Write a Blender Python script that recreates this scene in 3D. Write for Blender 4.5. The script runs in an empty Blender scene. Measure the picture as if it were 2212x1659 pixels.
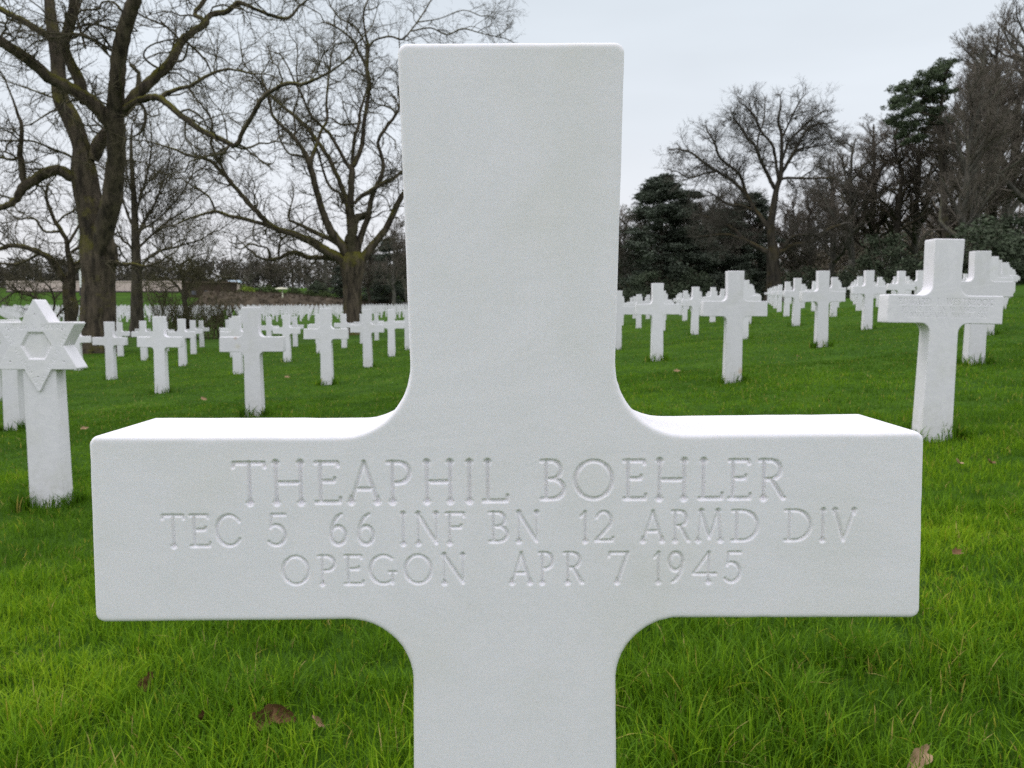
import bpy, math, random
import numpy as np
from mathutils import Vector, Matrix
from mathutils.geometry import tessellate_polygon

random.seed(7)
RNG = np.random.default_rng(11)
sc = bpy.context.scene
C = sc.collection
R = math.radians

# ------------------------------------------------------------------ camera
F = 1662.0; CU, CV = 1106.0, 829.5          # focal length and centre in working pixels (2212 x 1659)
PITCH = R(5.46); HC = 0.86
cam = bpy.data.cameras.new('camera'); camo = bpy.data.objects.new('camera', cam); C.objects.link(camo)
cam.sensor_width = 36.0; cam.lens = F / 2212.0 * 36.0
cam.clip_start = 0.05; cam.clip_end = 3000.0
camo.location = (0, 0, HC); camo.rotation_euler = (math.pi / 2 - PITCH, 0, 0)
cam.dof.use_dof = True; cam.dof.focus_distance = 0.60; cam.dof.aperture_fstop = 20.0
sc.camera = camo

# ------------------------------------------------------------------ world: overcast daylight
SUN_EL, SUN_AZ = R(52), R(-70)               # from the left, a little beyond the stones
w = bpy.data.worlds.new('World'); sc.world = w; w.use_nodes = True
nt = w.node_tree; nt.nodes.clear()
def N(t, kind, **kw):
    n = t.nodes.new(kind)
    for k, v in kw.items():
        setattr(n, k, v)
    return n
out = N(nt, 'ShaderNodeOutputWorld'); bg = N(nt, 'ShaderNodeBackground')
sky = N(nt, 'ShaderNodeTexSky', sky_type='NISHITA', sun_disc=False, sun_elevation=SUN_EL, sun_rotation=SUN_AZ, air_density=1.0, dust_density=4.0, ozone_density=1.0)
skm = N(nt, 'ShaderNodeVectorMath', operation='SCALE'); skm.inputs['Scale'].default_value = 0.08
tc = N(nt, 'ShaderNodeTexCoord'); sep = N(nt, 'ShaderNodeSeparateXYZ')
ramp = N(nt, 'ShaderNodeValToRGB')
cr = ramp.color_ramp
cr.elements[0].position = 0.0; cr.elements[0].color = (0.86, 0.865, 0.89, 1)
cr.elements[1].position = 1.0; cr.elements[1].color = (1.62, 1.67, 1.75, 1)
for p, c in ((0.10, (0.86, 0.875, 0.92, 1)), (0.22, (0.80, 0.85, 0.91, 1)), (0.38, (0.76, 0.83, 0.90, 1)), (0.6, (1.40, 1.44, 1.51, 1))):
    e = cr.elements.new(p); e.color = c
cn = N(nt, 'ShaderNodeTexNoise'); cn.inputs['Scale'].default_value = 1.6; cn.inputs['Detail'].default_value = 4
cmp_ = N(nt, 'ShaderNodeMapping'); cmp_.inputs['Scale'].default_value = (1, 1, 4)
cm = N(nt, 'ShaderNodeMapRange'); cm.inputs['From Min'].default_value = 0.3; cm.inputs['From Max'].default_value = 0.7
cm.inputs['To Min'].default_value = 0.91; cm.inputs['To Max'].default_value = 1.07
cs = N(nt, 'ShaderNodeVectorMath', operation='SCALE')
mixw = N(nt, 'ShaderNodeMix', data_type='RGBA'); mixw.inputs[0].default_value = 0.90
L = nt.links.new
L(tc.outputs['Generated'], sep.inputs[0]); L(sep.outputs['Z'], ramp.inputs[0])
L(tc.outputs['Generated'], cmp_.inputs[0]); L(cmp_.outputs[0], cn.inputs['Vector']); L(cn.outputs['Fac'], cm.inputs['Value'])
az = N(nt, 'ShaderNodeMapRange'); az.inputs['From Min'].default_value = -1; az.inputs['From Max'].default_value = 1
az.inputs['To Min'].default_value = 1.22; az.inputs['To Max'].default_value = 1.05      # overcast made brighter behind the camera to lift the stone fronts
azm = N(nt, 'ShaderNodeMath', operation='MULTIPLY')
L(sep.outputs['Y'], az.inputs['Value']); L(az.outputs[0], azm.inputs[0]); L(cm.outputs[0], azm.inputs[1])
L(ramp.outputs[0], cs.inputs[0]); L(azm.outputs[0], cs.inputs['Scale'])
L(sky.outputs[0], skm.inputs[0]); L(skm.outputs[0], mixw.inputs[6]); L(cs.outputs[0], mixw.inputs[7])
L(mixw.outputs[2], bg.inputs['Color']); bg.inputs['Strength'].default_value = 1.0; L(bg.outputs[0], out.inputs[0])

sl = bpy.data.lights.new('sun', 'SUN'); so = bpy.data.objects.new('sun', sl); C.objects.link(so)
sl.energy = 0.65; sl.angle = R(28); sl.color = (1.0, 0.97, 0.93)
sd = Vector((math.sin(SUN_AZ) * math.cos(SUN_EL), math.cos(SUN_AZ) * math.cos(SUN_EL), math.sin(SUN_EL)))
so.rotation_euler = (-sd).to_track_quat('-Z', 'Y').to_euler()
sc.view_settings.view_transform = 'Standard'; sc.view_settings.look = 'None'
sc.view_settings.exposure = 0.0; sc.view_settings.gamma = 1.0
sc.render.engine = 'CYCLES'
sc.cycles.max_bounces = 6; sc.cycles.diffuse_bounces = 3; sc.cycles.glossy_bounces = 2
sc.cycles.use_denoising = False

# ------------------------------------------------------------------ helpers
def tag(o, label=None, cat=None, group=None, kind=None):
    if label: o['label'] = label
    if cat: o['category'] = cat
    if group: o['group'] = group
    if kind: o['kind'] = kind
    return o
def empty(name, loc=(0, 0, 0), **kw):
    o = bpy.data.objects.new(name, None); C.objects.link(o); o.location = loc; o.empty_display_size = 0.2
    return tag(o, **kw)
def link_mesh(name, me, parent=None, **kw):
    o = bpy.data.objects.new(name, me); C.objects.link(o); o.parent = parent
    return tag(o, **kw)
def mesh_np(name, verts, loops, counts, mat=None, smooth=True, attr=None):
    me = bpy.data.meshes.new(name)
    verts = np.asarray(verts, np.float32); loops = np.asarray(loops, np.int32).ravel(); counts = np.asarray(counts, np.int32)
    me.vertices.add(len(verts)); me.vertices.foreach_set('co', verts.ravel())
    me.loops.add(len(loops)); me.loops.foreach_set('vertex_index', loops)
    me.polygons.add(len(counts))
    st = np.zeros(len(counts), np.int32); st[1:] = np.cumsum(counts)[:-1]
    me.polygons.foreach_set('loop_start', st); me.polygons.foreach_set('loop_total', counts)
    me.polygons.foreach_set('use_smooth', np.full(len(counts), smooth, bool))
    if attr is not None:
        a = me.attributes.new('tint', 'FLOAT', 'POINT'); a.data.foreach_set('value', np.asarray(attr, np.float32))
    if mat: me.materials.append(mat)
    me.update(calc_edges=True)
    return me
def ray(u, v):
    x = (u - CU) / F; y = -(v - CV) / F
    return np.array([x, math.cos(PITCH) + y * math.sin(PITCH), -math.sin(PITCH) + y * math.cos(PITCH)])
def W(u, v, Y):
    r = ray(u, v); r = r * (Y / r[1]); return np.array([r[0], r[1], r[2] + HC])
def sstep(a, b, x):
    t = np.clip((x - a) / (b - a), 0, 1); return t * t * (3 - 2 * t)

def terrain(x, y):
    x = np.asarray(x, float); y = np.asarray(y, float)
    xr = np.clip(x, 0, 70)
    zr = 0.085 * xr - 0.0006 * xr ** 2 + 0.9 * sstep(27, 46, x)
    zl = -1.05 * (1 - np.exp(0.065 * np.minimum(x, 0)))
    lf = 1 - sstep(-14, 14, x)
    rise = 0.0185 * np.maximum(0, y - 42) + 0.085 * np.maximum(0, np.minimum(y, 215) - 157)
    und = 0.010 * np.sin(x * 1.3 + 0.7 * y) * sstep(2, 6, y) + 0.03 * np.sin(0.31 * x + 1.0) * np.sin(0.23 * y) * sstep(6, 15, y)
    return 0.02 - 0.045 * sstep(1.5, 3.6, y) + np.where(x > 0, zr, zl) + rise * lf + und * 0.6

# ------------------------------------------------------------------ materials
def newmat(name):
    m = bpy.data.materials.new(name); m.use_nodes = True
    b = m.node_tree.nodes['Principled BSDF']
    return m, m.node_tree, b
def ramp_node(t, stops):
    r = t.nodes.new('ShaderNodeValToRGB'); e = r.color_ramp
    e.elements[0].position = stops[0][0]; e.elements[0].color = (*stops[0][1], 1)
    e.elements[1].position = stops[-1][0]; e.elements[1].color = (*stops[-1][1], 1)
    for p, c in stops[1:-1]:
        q = e.elements.new(p); q.color = (*c, 1)
    return r
def noise(t, scale, detail=3, rough=0.5, vec=None, sc3=None):
    n = t.nodes.new('ShaderNodeTexNoise'); n.inputs['Scale'].default_value = scale
    n.inputs['Detail'].default_value = detail; n.inputs['Roughness'].default_value = rough
    if vec is not None:
        if sc3:
            mp = t.nodes.new('ShaderNodeMapping'); mp.inputs['Scale'].default_value = sc3
            t.links.new(vec, mp.inputs[0]); vec = mp.outputs[0]
        t.links.new(vec, n.inputs['Vector'])
    return n

def marble_mat(name, near, spots=()):
    m, t, b = newmat(name); Lk = t.links.new
    co = t.nodes.new('ShaderNodeTexCoord').outputs['Object']
    oi = t.nodes.new('ShaderNodeObjectInfo')
    n1 = noise(t, 7.0, 5, 0.6, co)
    if not near:
        ad = t.nodes.new('ShaderNodeVectorMath'); ad.operation = 'ADD'
        mu = t.nodes.new('ShaderNodeVectorMath'); mu.operation = 'SCALE'; mu.inputs[0].default_value = (37, 11, 23)
        Lk(oi.outputs['Random'], mu.inputs['Scale']); Lk(co, ad.inputs[0]); Lk(mu.outputs[0], ad.inputs[1]); Lk(ad.outputs[0], n1.inputs['Vector'])
    r1 = ramp_node(t, [(0.30, (0.80, 0.765, 0.775)), (0.5, (0.845, 0.805, 0.845)), (0.72, (0.86, 0.82, 0.865))])
    Lk(n1.outputs['Fac'], r1.inputs[0])
    n2 = noise(t, 330.0 if near else 120.0, 3, 0.75, co)
    mr = t.nodes.new('ShaderNodeMapRange'); mr.inputs['From Min'].default_value = 0.35; mr.inputs['From Max'].default_value = 0.65
    mr.inputs['To Min'].default_value = 0.98 if near else 0.975; mr.inputs['To Max'].default_value = 1.02 if near else 1.015
    Lk(n2.outputs['Fac'], mr.inputs['Value'])
    ml = t.nodes.new('ShaderNodeVectorMath'); ml.operation = 'SCALE'
    Lk(r1.outputs[0], ml.inputs[0]); Lk(mr.outputs[0], ml.inputs['Scale'])
    nv_ = noise(t, 3.2, 7, 0.72, co, (1.0, 1.0, 2.4)); nv_.inputs['Distortion'].default_value = 2.2
    rv = ramp_node(t, [(0.44, (1, 1, 1)), (0.5, (0.975, 0.98, 0.98) if near else (0.93, 0.935, 0.94)), (0.56, (1, 1, 1))]); Lk(nv_.outputs['Fac'], rv.inputs[0])
    mv = t.nodes.new('ShaderNodeVectorMath'); mv.operation = 'MULTIPLY'; Lk(ml.outputs[0], mv.inputs[0]); Lk(rv.outputs[0], mv.inputs[1])
    ot = t.nodes.new('ShaderNodeMapRange'); ot.inputs['To Min'].default_value = 0.93; ot.inputs['To Max'].default_value = 1.03; Lk(oi.outputs['Random'], ot.inputs['Value'])
    ml = t.nodes.new('ShaderNodeVectorMath'); ml.operation = 'SCALE'; Lk(mv.outputs[0], ml.inputs[0])
    if near: ml.inputs['Scale'].default_value = 1.0
    else: Lk(ot.outputs[0], ml.inputs['Scale'])
    # splash dirt near the foot of each stone and a few worn specks
    sp = t.nodes.new('ShaderNodeSeparateXYZ'); Lk(co, sp.inputs[0])
    dz = t.nodes.new('ShaderNodeMapRange'); dz.inputs['From Min'].default_value = 0.02; dz.inputs['From Max'].default_value = 0.30
    dz.inputs['To Min'].default_value = 1.0; dz.inputs['To Max'].default_value = 0.0
    Lk(sp.outputs['Z'], dz.inputs['Value'])
    nd = noise(t, 22.0, 5, 0.7, co)
    rd = ramp_node(t, [(0.40, (0, 0, 0)), (0.72, (0.50, 0.50, 0.50))]); Lk(nd.outputs['Fac'], rd.inputs[0])
    mm = t.nodes.new('ShaderNodeMath'); mm.operation = 'MULTIPLY'; Lk(dz.outputs[0], mm.inputs[0]); Lk(rd.outputs[0], mm.inputs[1])
    mx = t.nodes.new('ShaderNodeMix'); mx.data_type = 'RGBA'; Lk(mm.outputs[0], mx.inputs[0]); Lk(ml.outputs[0], mx.inputs[6])
    mx.inputs[7].default_value = (0.42, 0.40, 0.30, 1)
    # rare dark specks
    ns = noise(t, 55.0, 1, 0.5, co); rs = ramp_node(t, [(0.80, (0, 0, 0)), (0.84, (0.5, 0.5, 0.5))]); Lk(ns.outputs['Fac'], rs.inputs[0])
    mx2 = t.nodes.new('ShaderNodeMix'); mx2.data_type = 'RGBA'; Lk(rs.outputs[0], mx2.inputs[0]); Lk(mx.outputs[2], mx2.inputs[6]); mx2.inputs[7].default_value = (0.30, 0.29, 0.26, 1)
    last = mx2.outputs[2]
    for (sx, sz, sr, scol) in spots:                            # rust stain with a shape of its own
        sb = t.nodes.new('ShaderNodeVectorMath'); sb.operation = 'DISTANCE'; fl = t.nodes.new('ShaderNodeVectorMath'); fl.operation = 'MULTIPLY'; fl.inputs[1].default_value = (1, 0, 1)
        Lk(co, fl.inputs[0]); Lk(fl.outputs[0], sb.inputs[0]); sb.inputs[1].default_value = (sx, 0, sz)
        nn = noise(t, 30.0, 4, 0.7, co); ma = t.nodes.new('ShaderNodeMath'); ma.operation = 'MULTIPLY_ADD'; Lk(nn.outputs['Fac'], ma.inputs[0]); ma.inputs[1].default_value = sr * 2.2; Lk(sb.outputs['Value'], ma.inputs[2])
        mp2 = t.nodes.new('ShaderNodeMapRange'); mp2.inputs['From Min'].default_value = sr * 1.0; mp2.inputs['From Max'].default_value = sr * 2.1; mp2.inputs['To Min'].default_value = 0.75; mp2.inputs['To Max'].default_value = 0.0
        Lk(ma.outputs[0], mp2.inputs['Value']); m3 = t.nodes.new('ShaderNodeMix'); m3.data_type = 'RGBA'; Lk(mp2.outputs[0], m3.inputs[0]); Lk(last, m3.inputs[6]); m3.inputs[7].default_value = (*scol, 1); last = m3.outputs[2]
    Lk(last, b.inputs['Base Color'])
    b.inputs['Roughness'].default_value = 0.62; b.inputs['Specular IOR Level'].default_value = 0.35
    if near:
        b.inputs['Subsurface Weight'].default_value = 0.25
        b.inputs['Subsurface Radius'].default_value = (1.0, 0.9, 0.8); b.inputs['Subsurface Scale'].default_value = 0.0015
        n3 = noise(t, 480.0, 3, 0.65, co); n4 = noise(t, 60.0, 3, 0.5, co); n5 = noise(t, 160.0, 2, 0.5, co, (0.12, 1, 1))
        b1 = t.nodes.new('ShaderNodeBump'); b1.inputs['Strength'].default_value = 0.5; b1.inputs['Distance'].default_value = 0.00011
        b2 = t.nodes.new('ShaderNodeBump'); b2.inputs['Strength'].default_value = 0.5; b2.inputs['Distance'].default_value = 0.00035
        b3 = t.nodes.new('ShaderNodeBump'); b3.inputs['Strength'].default_value = 0.12; b3.inputs['Distance'].default_value = 0.0002
        Lk(n3.outputs['Fac'], b1.inputs['Height']); Lk(n4.outputs['Fac'], b2.inputs['Height']); Lk(n5.outputs['Fac'], b3.inputs['Height'])
        Lk(b3.outputs[0], b2.inputs['Normal']); Lk(b2.outputs[0], b1.inputs['Normal']); Lk(b1.outputs[0], b.inputs['Normal'])
    return m
M_NEAR = marble_mat('marble_close', True)
M_FAR = marble_mat('marble_white', False)
M_STAIN = [marble_mat('marble_rust_arm', False, [(-0.150, 0.760, 0.022, (0.42, 0.22, 0.10)), (-0.13, 0.68, 0.035, (0.66, 0.60, 0.50))]), marble_mat('marble_rust_foot', False, [(0.075, 0.12, 0.040, (0.55, 0.36, 0.20))])]

def bark_mat(name, a, bcol, moss, moss_amt):
    m, t, b = newmat(name); Lk = t.links.new
    co = t.nodes.new('ShaderNodeTexCoord').outputs['Object']
    n1 = noise(t, 5.0, 6, 0.7, co, (1, 1, 0.22)); r1 = ramp_node(t, [(0.38, a), (0.62, bcol)]); Lk(n1.outputs['Fac'], r1.inputs[0])
    g = t.nodes.new('ShaderNodeNewGeometry'); sp = t.nodes.new('ShaderNodeSeparateXYZ'); Lk(g.outputs['Normal'], sp.inputs[0])
    n2 = noise(t, 1.3, 4, 0.6, co)
    ad = t.nodes.new('ShaderNodeMath'); ad.operation = 'MULTIPLY_ADD'; Lk(sp.outputs['Z'], ad.inputs[0]); ad.inputs[1].default_value = 0.35; Lk(n2.outputs['Fac'], ad.inputs[2])
    r2 = ramp_node(t, [(0.53, (0, 0, 0)), (0.77, (moss_amt * .85,) * 3)]); Lk(ad.outputs[0], r2.inputs[0])
    mx = t.nodes.new('ShaderNodeMix'); mx.data_type = 'RGBA'; Lk(r2.outputs[0], mx.inputs[0]); Lk(r1.outputs[0], mx.inputs[6]); mx.inputs[7].default_value = (*moss, 1)
    Lk(mx.outputs[2], b.inputs['Base Color']); b.inputs['Roughness'].default_value = 0.95; b.inputs['Specular IOR Level'].default_value = 0.15
    bp = t.nodes.new('ShaderNodeBump'); bp.inputs['Strength'].default_value = 1.0; bp.inputs['Distance'].default_value = 0.06
    n3 = noise(t, 7.0, 6, 0.7, co, (1, 1, 0.16)); Lk(n3.outputs['Fac'], bp.inputs['Height']); Lk(bp.outputs[0], b.inputs['Normal'])
    return m
def flat_mat(name, col, var=0.3, scale=2.0, rough=0.9):
    m, t, b = newmat(name); Lk = t.links.new
    co = t.nodes.new('ShaderNodeTexCoord').outputs['Object']
    n1 = noise(t, scale, 4, 0.6, co)
    r1 = ramp_node(t, [(0.3, tuple(c * (1 - var) for c in col)), (0.7, tuple(c * (1 + var) for c in col))]); Lk(n1.outputs['Fac'], r1.inputs[0])
    Lk(r1.outputs[0], b.inputs['Base Color']); b.inputs['Roughness'].default_value = rough; b.inputs['Specular IOR Level'].default_value = 0.2
    return m
M_BARK = bark_mat('mossy_bark', (0.032, 0.026, 0.021), (0.125, 0.098, 0.072), (0.13, 0.12, 0.018), 1.0)
M_BARKD = bark_mat('dark_bark', (0.040, 0.034, 0.028), (0.110, 0.092, 0.072), (0.085, 0.080, 0.018), 0.6)
M_GREYB = bark_mat('grey_bark', (0.060, 0.054, 0.047), (0.150, 0.140, 0.120), (0.085, 0.085, 0.03), 0.5)
M_WOODB = bark_mat('wood_bark', (0.022, 0.019, 0.016), (0.070, 0.058, 0.046), (0.085, 0.065, 0.018), 0.6)
M_OAKT = flat_mat('oak_twig', (0.085, 0.075, 0.062), .3, 1.0)
M_TWIG = flat_mat('twig', (0.085, 0.072, 0.045), 0.35, 1.5)
M_TWIGD = flat_mat('wood_twig', (0.145, 0.122, 0.100), 0.35, 1.0)
M_TWIGO = flat_mat('olive_twig', (0.095, 0.085, 0.045), 0.35, 2.0)
M_NEEDLE = flat_mat('needle', (0.085, 0.100, 0.075), 0.5, 1.5)
M_PINE = flat_mat('pine_needle', (0.085, 0.108, 0.062), 0.5, 1.2)
M_HOLLY = flat_mat('holly_leaf', (0.068, 0.084, 0.052), 0.5, 2.0)
M_BRIGHT = flat_mat('shrub_leaf', (0.16, 0.22, 0.03), 0.35, 2.0)
M_OLIVE = flat_mat('hedge_leaf', (0.055, 0.075, 0.025), 0.4, 1.0)
M_HEATH = flat_mat('heather', (0.062, 0.046, 0.030), 0.35, 0.5)
M_WALL = flat_mat('pale_stone', (0.62, 0.50, 0.46), 0.10, 1.0)
M_WHITE = flat_mat('white_paint', (0.78, 0.78, 0.76), 0.03, 3.0, 0.4)
M_DARKM = flat_mat('dark_metal', (0.06, 0.05, 0.05), 0.1, 3.0, 0.6)
M_CREAM = flat_mat('cream_paint', (0.70, 0.66, 0.52), 0.08, 3.0, 0.7)
M_BRICK = flat_mat('brown_brick', (0.060, 0.042, 0.032), 0.3, 3.0)
M_BLUE = flat_mat('pale_roof', (0.42, 0.50, 0.58), 0.1, 3.0, 0.6)

# ------------------------------------------------------------------ ground
def ground_mat():
    m, t, b = newmat('lawn'); Lk = t.links.new
    co = t.nodes.new('ShaderNodeTexCoord').outputs['Object']
    n1 = noise(t, 0.9, 6, 0.65, co); n2 = noise(t, 14.0, 5, 0.7, co, (1.0, 0.35, 1)); n3 = noise(t, 0.12, 3, 0.5, co)
    r1 = ramp_node(t, [(0.3, (0.027, 0.064, 0.008)), (0.5, (0.042, 0.092, 0.009)), (0.72, (0.066, 0.122, 0.010))])
    r2 = ramp_node(t, [(0.3, (0.60, 0.60, 0.60)), (0.7, (1.35, 1.35, 1.35))])
    r3 = ramp_node(t, [(0.35, (0.85, 0.85, 0.85)), (0.65, (1.12, 1.12, 1.12))])
    Lk(n1.outputs['Fac'], r1.inputs[0]); Lk(n2.outputs['Fac'], r2.inputs[0]); Lk(n3.outputs['Fac'], r3.inputs[0])
    a = t.nodes.new('ShaderNodeVectorMath'); a.operation = 'MULTIPLY'; c = t.nodes.new('ShaderNodeVectorMath'); c.operation = 'MULTIPLY'
    Lk(r1.outputs[0], a.inputs[0]); Lk(r2.outputs[0], a.inputs[1]); Lk(a.outputs[0], c.inputs[0]); Lk(r3.outputs[0], c.inputs[1])
    Lk(c.outputs[0], b.inputs['Base Color']); b.inputs['Roughness'].default_value = 1.0; b.inputs['Specular IOR Level'].default_value = 0.05
    bp = t.nodes.new('ShaderNodeBump'); bp.inputs['Strength'].default_value = 0.8; bp.inputs['Distance'].default_value = 0.05
    Lk(n2.outputs['Fac'], bp.inputs['Height']); Lk(bp.outputs[0], b.inputs['Normal'])
    return m
def make_ground():
    ys = np.concatenate([np.linspace(-60, -4, 12), np.arange(-3, 40, 0.5), np.arange(40, 230, 3.0), np.array([240, 280, 350, 500, 900, 1600, 2600])])
    xs = np.concatenate([-np.array([2600, 1500, 800, 400, 260]), np.arange(-220, -30, 5.0), np.arange(-30, 60, 0.75), np.arange(60, 220, 6.0), np.array([260, 400, 800, 1500, 2600])])
    X, Y = np.meshgrid(xs, ys); Z = terrain(X, Y)
    v = np.stack([X, Y, Z], -1).reshape(-1, 3); nx, ny = len(xs), len(ys)
    i = np.arange((ny - 1) * (nx - 1)); r = i // (nx - 1); c = i % (nx - 1); a = r * nx + c
    q = np.stack([a, a + 1, a + nx + 1, a + nx], 1)
    return link_mesh('ground', mesh_np('ground', v, q, np.full(len(q), 4), ground_mat()), label='green lawn sloping up to the right', kind='structure')
make_ground()

# ------------------------------------------------------------------ engraved lettering
def arc(cx, cy, rx, ry, a0, a1, n=14):
    return [(cx + rx * math.cos(R(a0 + (a1 - a0) * i / n)), cy + ry * math.sin(R(a0 + (a1 - a0) * i / n))) for i in range(n + 1)]
G = {}
def g(ch, K, n=(), s=()):        # thick strokes, thin strokes, serif points (x, y, up=+1/down=-1)
    G[ch] = (K, n, s)
g('T', [[(.5, 0), (.5, 1)]], [[(.02, 1), (.98, 1)], [(.03, 1), (.0, .9)], [(.97, 1), (1, .9)]], [(.5, 0, -1)])
g('H', [[(.15, 0), (.15, 1)], [(.85, 0), (.85, 1)]], [[(.15, .5), (.85, .5)]], [(.15, 0, -1), (.85, 0, -1), (.15, 1, 1), (.85, 1, 1)])
g('E', [[(.2, 0), (.2, 1)]], [[(.02, 1), (.9, 1)], [(.2, .53), (.75, .53)], [(.02, 0), (.97, .0)], [(.75, .53), (.78, .6)], [(.97, 0), (1, .1)], [(.9, 1), (.92, .92)]])
g('F', [[(.2, 0), (.2, 1)]], [[(.02, 1), (.97, 1)], [(.2, .53), (.8, .53)], [(.8, .53), (.82, .6)], [(.97, 1), (.98, .9)]], [(.2, 0, -1)])
g('A', [[(.5, 1), (.87, 0)]], [[(.5, 1), (.12, 0)], [(.24, .33), (.75, .33)]], [(.12, 0, -1), (.87, 0, -1)])
g('P', [[(.22, 0), (.22, 1)], arc(.5, .74, .46, .26, 60, -60)], [[(.02, 1), (.55, 1)], arc(.5, .74, .46, .26, 90, 60, 4), arc(.5, .74, .46, .26, -60, -90, 4), [(.5, .48), (.3, .47)]], [(.22, 0, -1)])
g('R', [[(.2, 0), (.2, 1)], arc(.45, .75, .38, .25, 60, -60), [(.5, .5), (.95, .0)]], [[(.02, 1), (.5, 1)], arc(.45, .75, .38, .25, 90, 60, 4), arc(.45, .75, .38, .25, -60, -90, 4), [(.45, .5), (.2, .5)], [(.95, 0), (1, .0)]], [(.2, 0, -1)])
g('I', [[(.5, 0), (.5, 1)]], [], [(.5, 0, -1), (.5, 1, 1)])
g('L', [[(.2, 0), (.2, 1)]], [[(.03, 0), (.97, 0)], [(.97, 0), (1, .13)]], [(.2, 1, 1)])
g('B', [[(.22, 0), (.22, 1)], arc(.45, .76, .36, .24, 65, -65), arc(.48, .26, .46, .26, 65, -65)], [[(.02, 1), (.45, 1)], arc(.45, .76, .36, .24, 90, 65, 3), arc(.45, .76, .36, .24, -65, -90, 3), [(.22, .52), (.5, .52)], [(.02, 0), (.48, 0)], arc(.48, .26, .46, .26, 90, 65, 3), arc(.48, .26, .46, .26, -65, -90, 3)])
g('O', [arc(.5, .5, .47, .5, 130, 230), arc(.5, .5, .47, .5, -50, 50)], [arc(.5, .5, .47, .5, 50, 130), arc(.5, .5, .47, .5, 230, 310)])
g('C', [arc(.53, .5, .5, .5, 120, 240)], [arc(.53, .5, .5, .5, 35, 120), arc(.53, .5, .5, .5, 240, 325)])
g('G', [arc(.52, .5, .5, .5, 120, 240), [(.86, .02), (.86, .40)]], [arc(.52, .5, .5, .5, 50, 120), arc(.52, .5, .5, .5, 240, 310), [(.74, .41), (.99, .41)]])
g('5', [arc(.42, .33, .5, .33, 70, -70)], [[(.22, 1), (.95, 1)], [(.22, 1), (.16, .57)], arc(.42, .33, .5, .33, 120, 70, 5), arc(.42, .33, .5, .33, -70, -140, 6)])
g('6', [arc(.52, .30, .44, .30, 0, 360, 22), arc(.95, .32, .85, .70, 180, 120, 8)], [arc(.95, .32, .85, .70, 120, 105, 3)])
g('9', [arc(.48, .70, .44, .30, 0, 360, 22), arc(.05, .68, .85, .70, 0, -60, 8)], [arc(.05, .68, .85, .70, -60, -75, 3)])
g('N', [[(.14, 1), (.86, .02)]], [[(.14, 0), (.14, 1)], [(.86, 0.02), (.86, 1)]], [(.14, 0, -1), (.14, 1, 1), (.86, 1, 1)])
g('1', [[(.55, 0), (.55, 1)]], [[(.55, 1), (.05, .84)]], [(.55, 0, -1)])
g('2', [arc(.48, .70, .40, .30, 60, -45), [(.76, .49), (.08, .02)]], [arc(.48, .70, .40, .30, 160, 60), [(.04, .02), (.95, .02)], [(.95, .02), (1, .12)]])
g('M', [[(.2, 1), (.5, .1)], [(.8, 1), (.9, 0)]], [[(.2, 1), (.1, 0)], [(.5, .1), (.8, 1)]], [(.1, 0, -1), (.9, 0, -1), (.2, 1, 1), (.8, 1, 1)])
g('D', [[(.18, 0), (.18, 1)], arc(.38, .5, .58, .5, 65, -65)], [[(.02, 1), (.38, 1)], [(.02, 0), (.38, 0)], arc(.38, .5, .58, .5, 90, 65, 4), arc(.38, .5, .58, .5, -65, -90, 4)])
g('V', [[(.14, 1), (.5, 0)]], [[(.5, 0), (.88, 1)]], [(.14, 1, 1), (.88, 1, 1)])
g('7', [[(.92, 1), (.42, 0)]], [[(.04, 1), (.95, 1)], [(.04, 1), (.0, .88)]], [(.42, 0, -1)])
g('4', [[(.68, 0), (.68, 1)]], [[(.68, 1), (.04, .28)], [(.04, .28), (.98, .28)]], [(.68, 0, -1)])
g('W', [[(.06, 1), (.3, 0)], [(.5, 1), (.72, 0)]], [[(.3, 0), (.5, 1)], [(.72, 0), (.94, 1)]], [(.06, 1, 1), (.94, 1, 1)])
g('J', [[(.6, 1), (.6, .15)]], [arc(.35, .15, .25, .2, 0, -120, 6)], [(.6, 1, 1)])
g('S', [[(.25, .68), (.75, .35)]], [arc(.5, .75, .36, .25, 40, 200), arc(.5, .25, .36, .25, 20, -150)])
g('K', [[(.18, 0), (.18, 1)], [(.35, .5), (.9, 0)]], [[(.18, .42), (.85, 1)]], [(.18, 0, -1), (.18, 1, 1), (.85, 1, 1), (.9, 0, -1)])
g('Y', [[(.5, 0), (.5, .48)], [(.5, .48), (.12, 1)]], [[(.5, .48), (.88, 1)]], [(.5, 0, -1), (.12, 1, 1), (.88, 1, 1)])
g('U', [[(.15, 1), (.15, .35)]], [arc(.5, .35, .35, .35, 180, 360), [(.85, .35), (.85, 1)]], [(.15, 1, 1), (.85, 1, 1)])
g('.', [[(.5, .02), (.5, .05)]])
ADV = {'I': .32, '1': .4, 'J': .45, 'M': 1.0, 'W': 1.15, 'O': .92, 'D': .85, 'G': .85, 'H': .85, 'N': .85, 'A': .8, ' ': .6, '.': .25, 'E': .6, 'L': .6, 'F': .58, 'P': .6, 'B': .6, 'S': .52, 'K': .75, 'R': .7, 'T': .8, 'U': .75, 'V': .8, 'Y': .75, 'C': .75}

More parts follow.
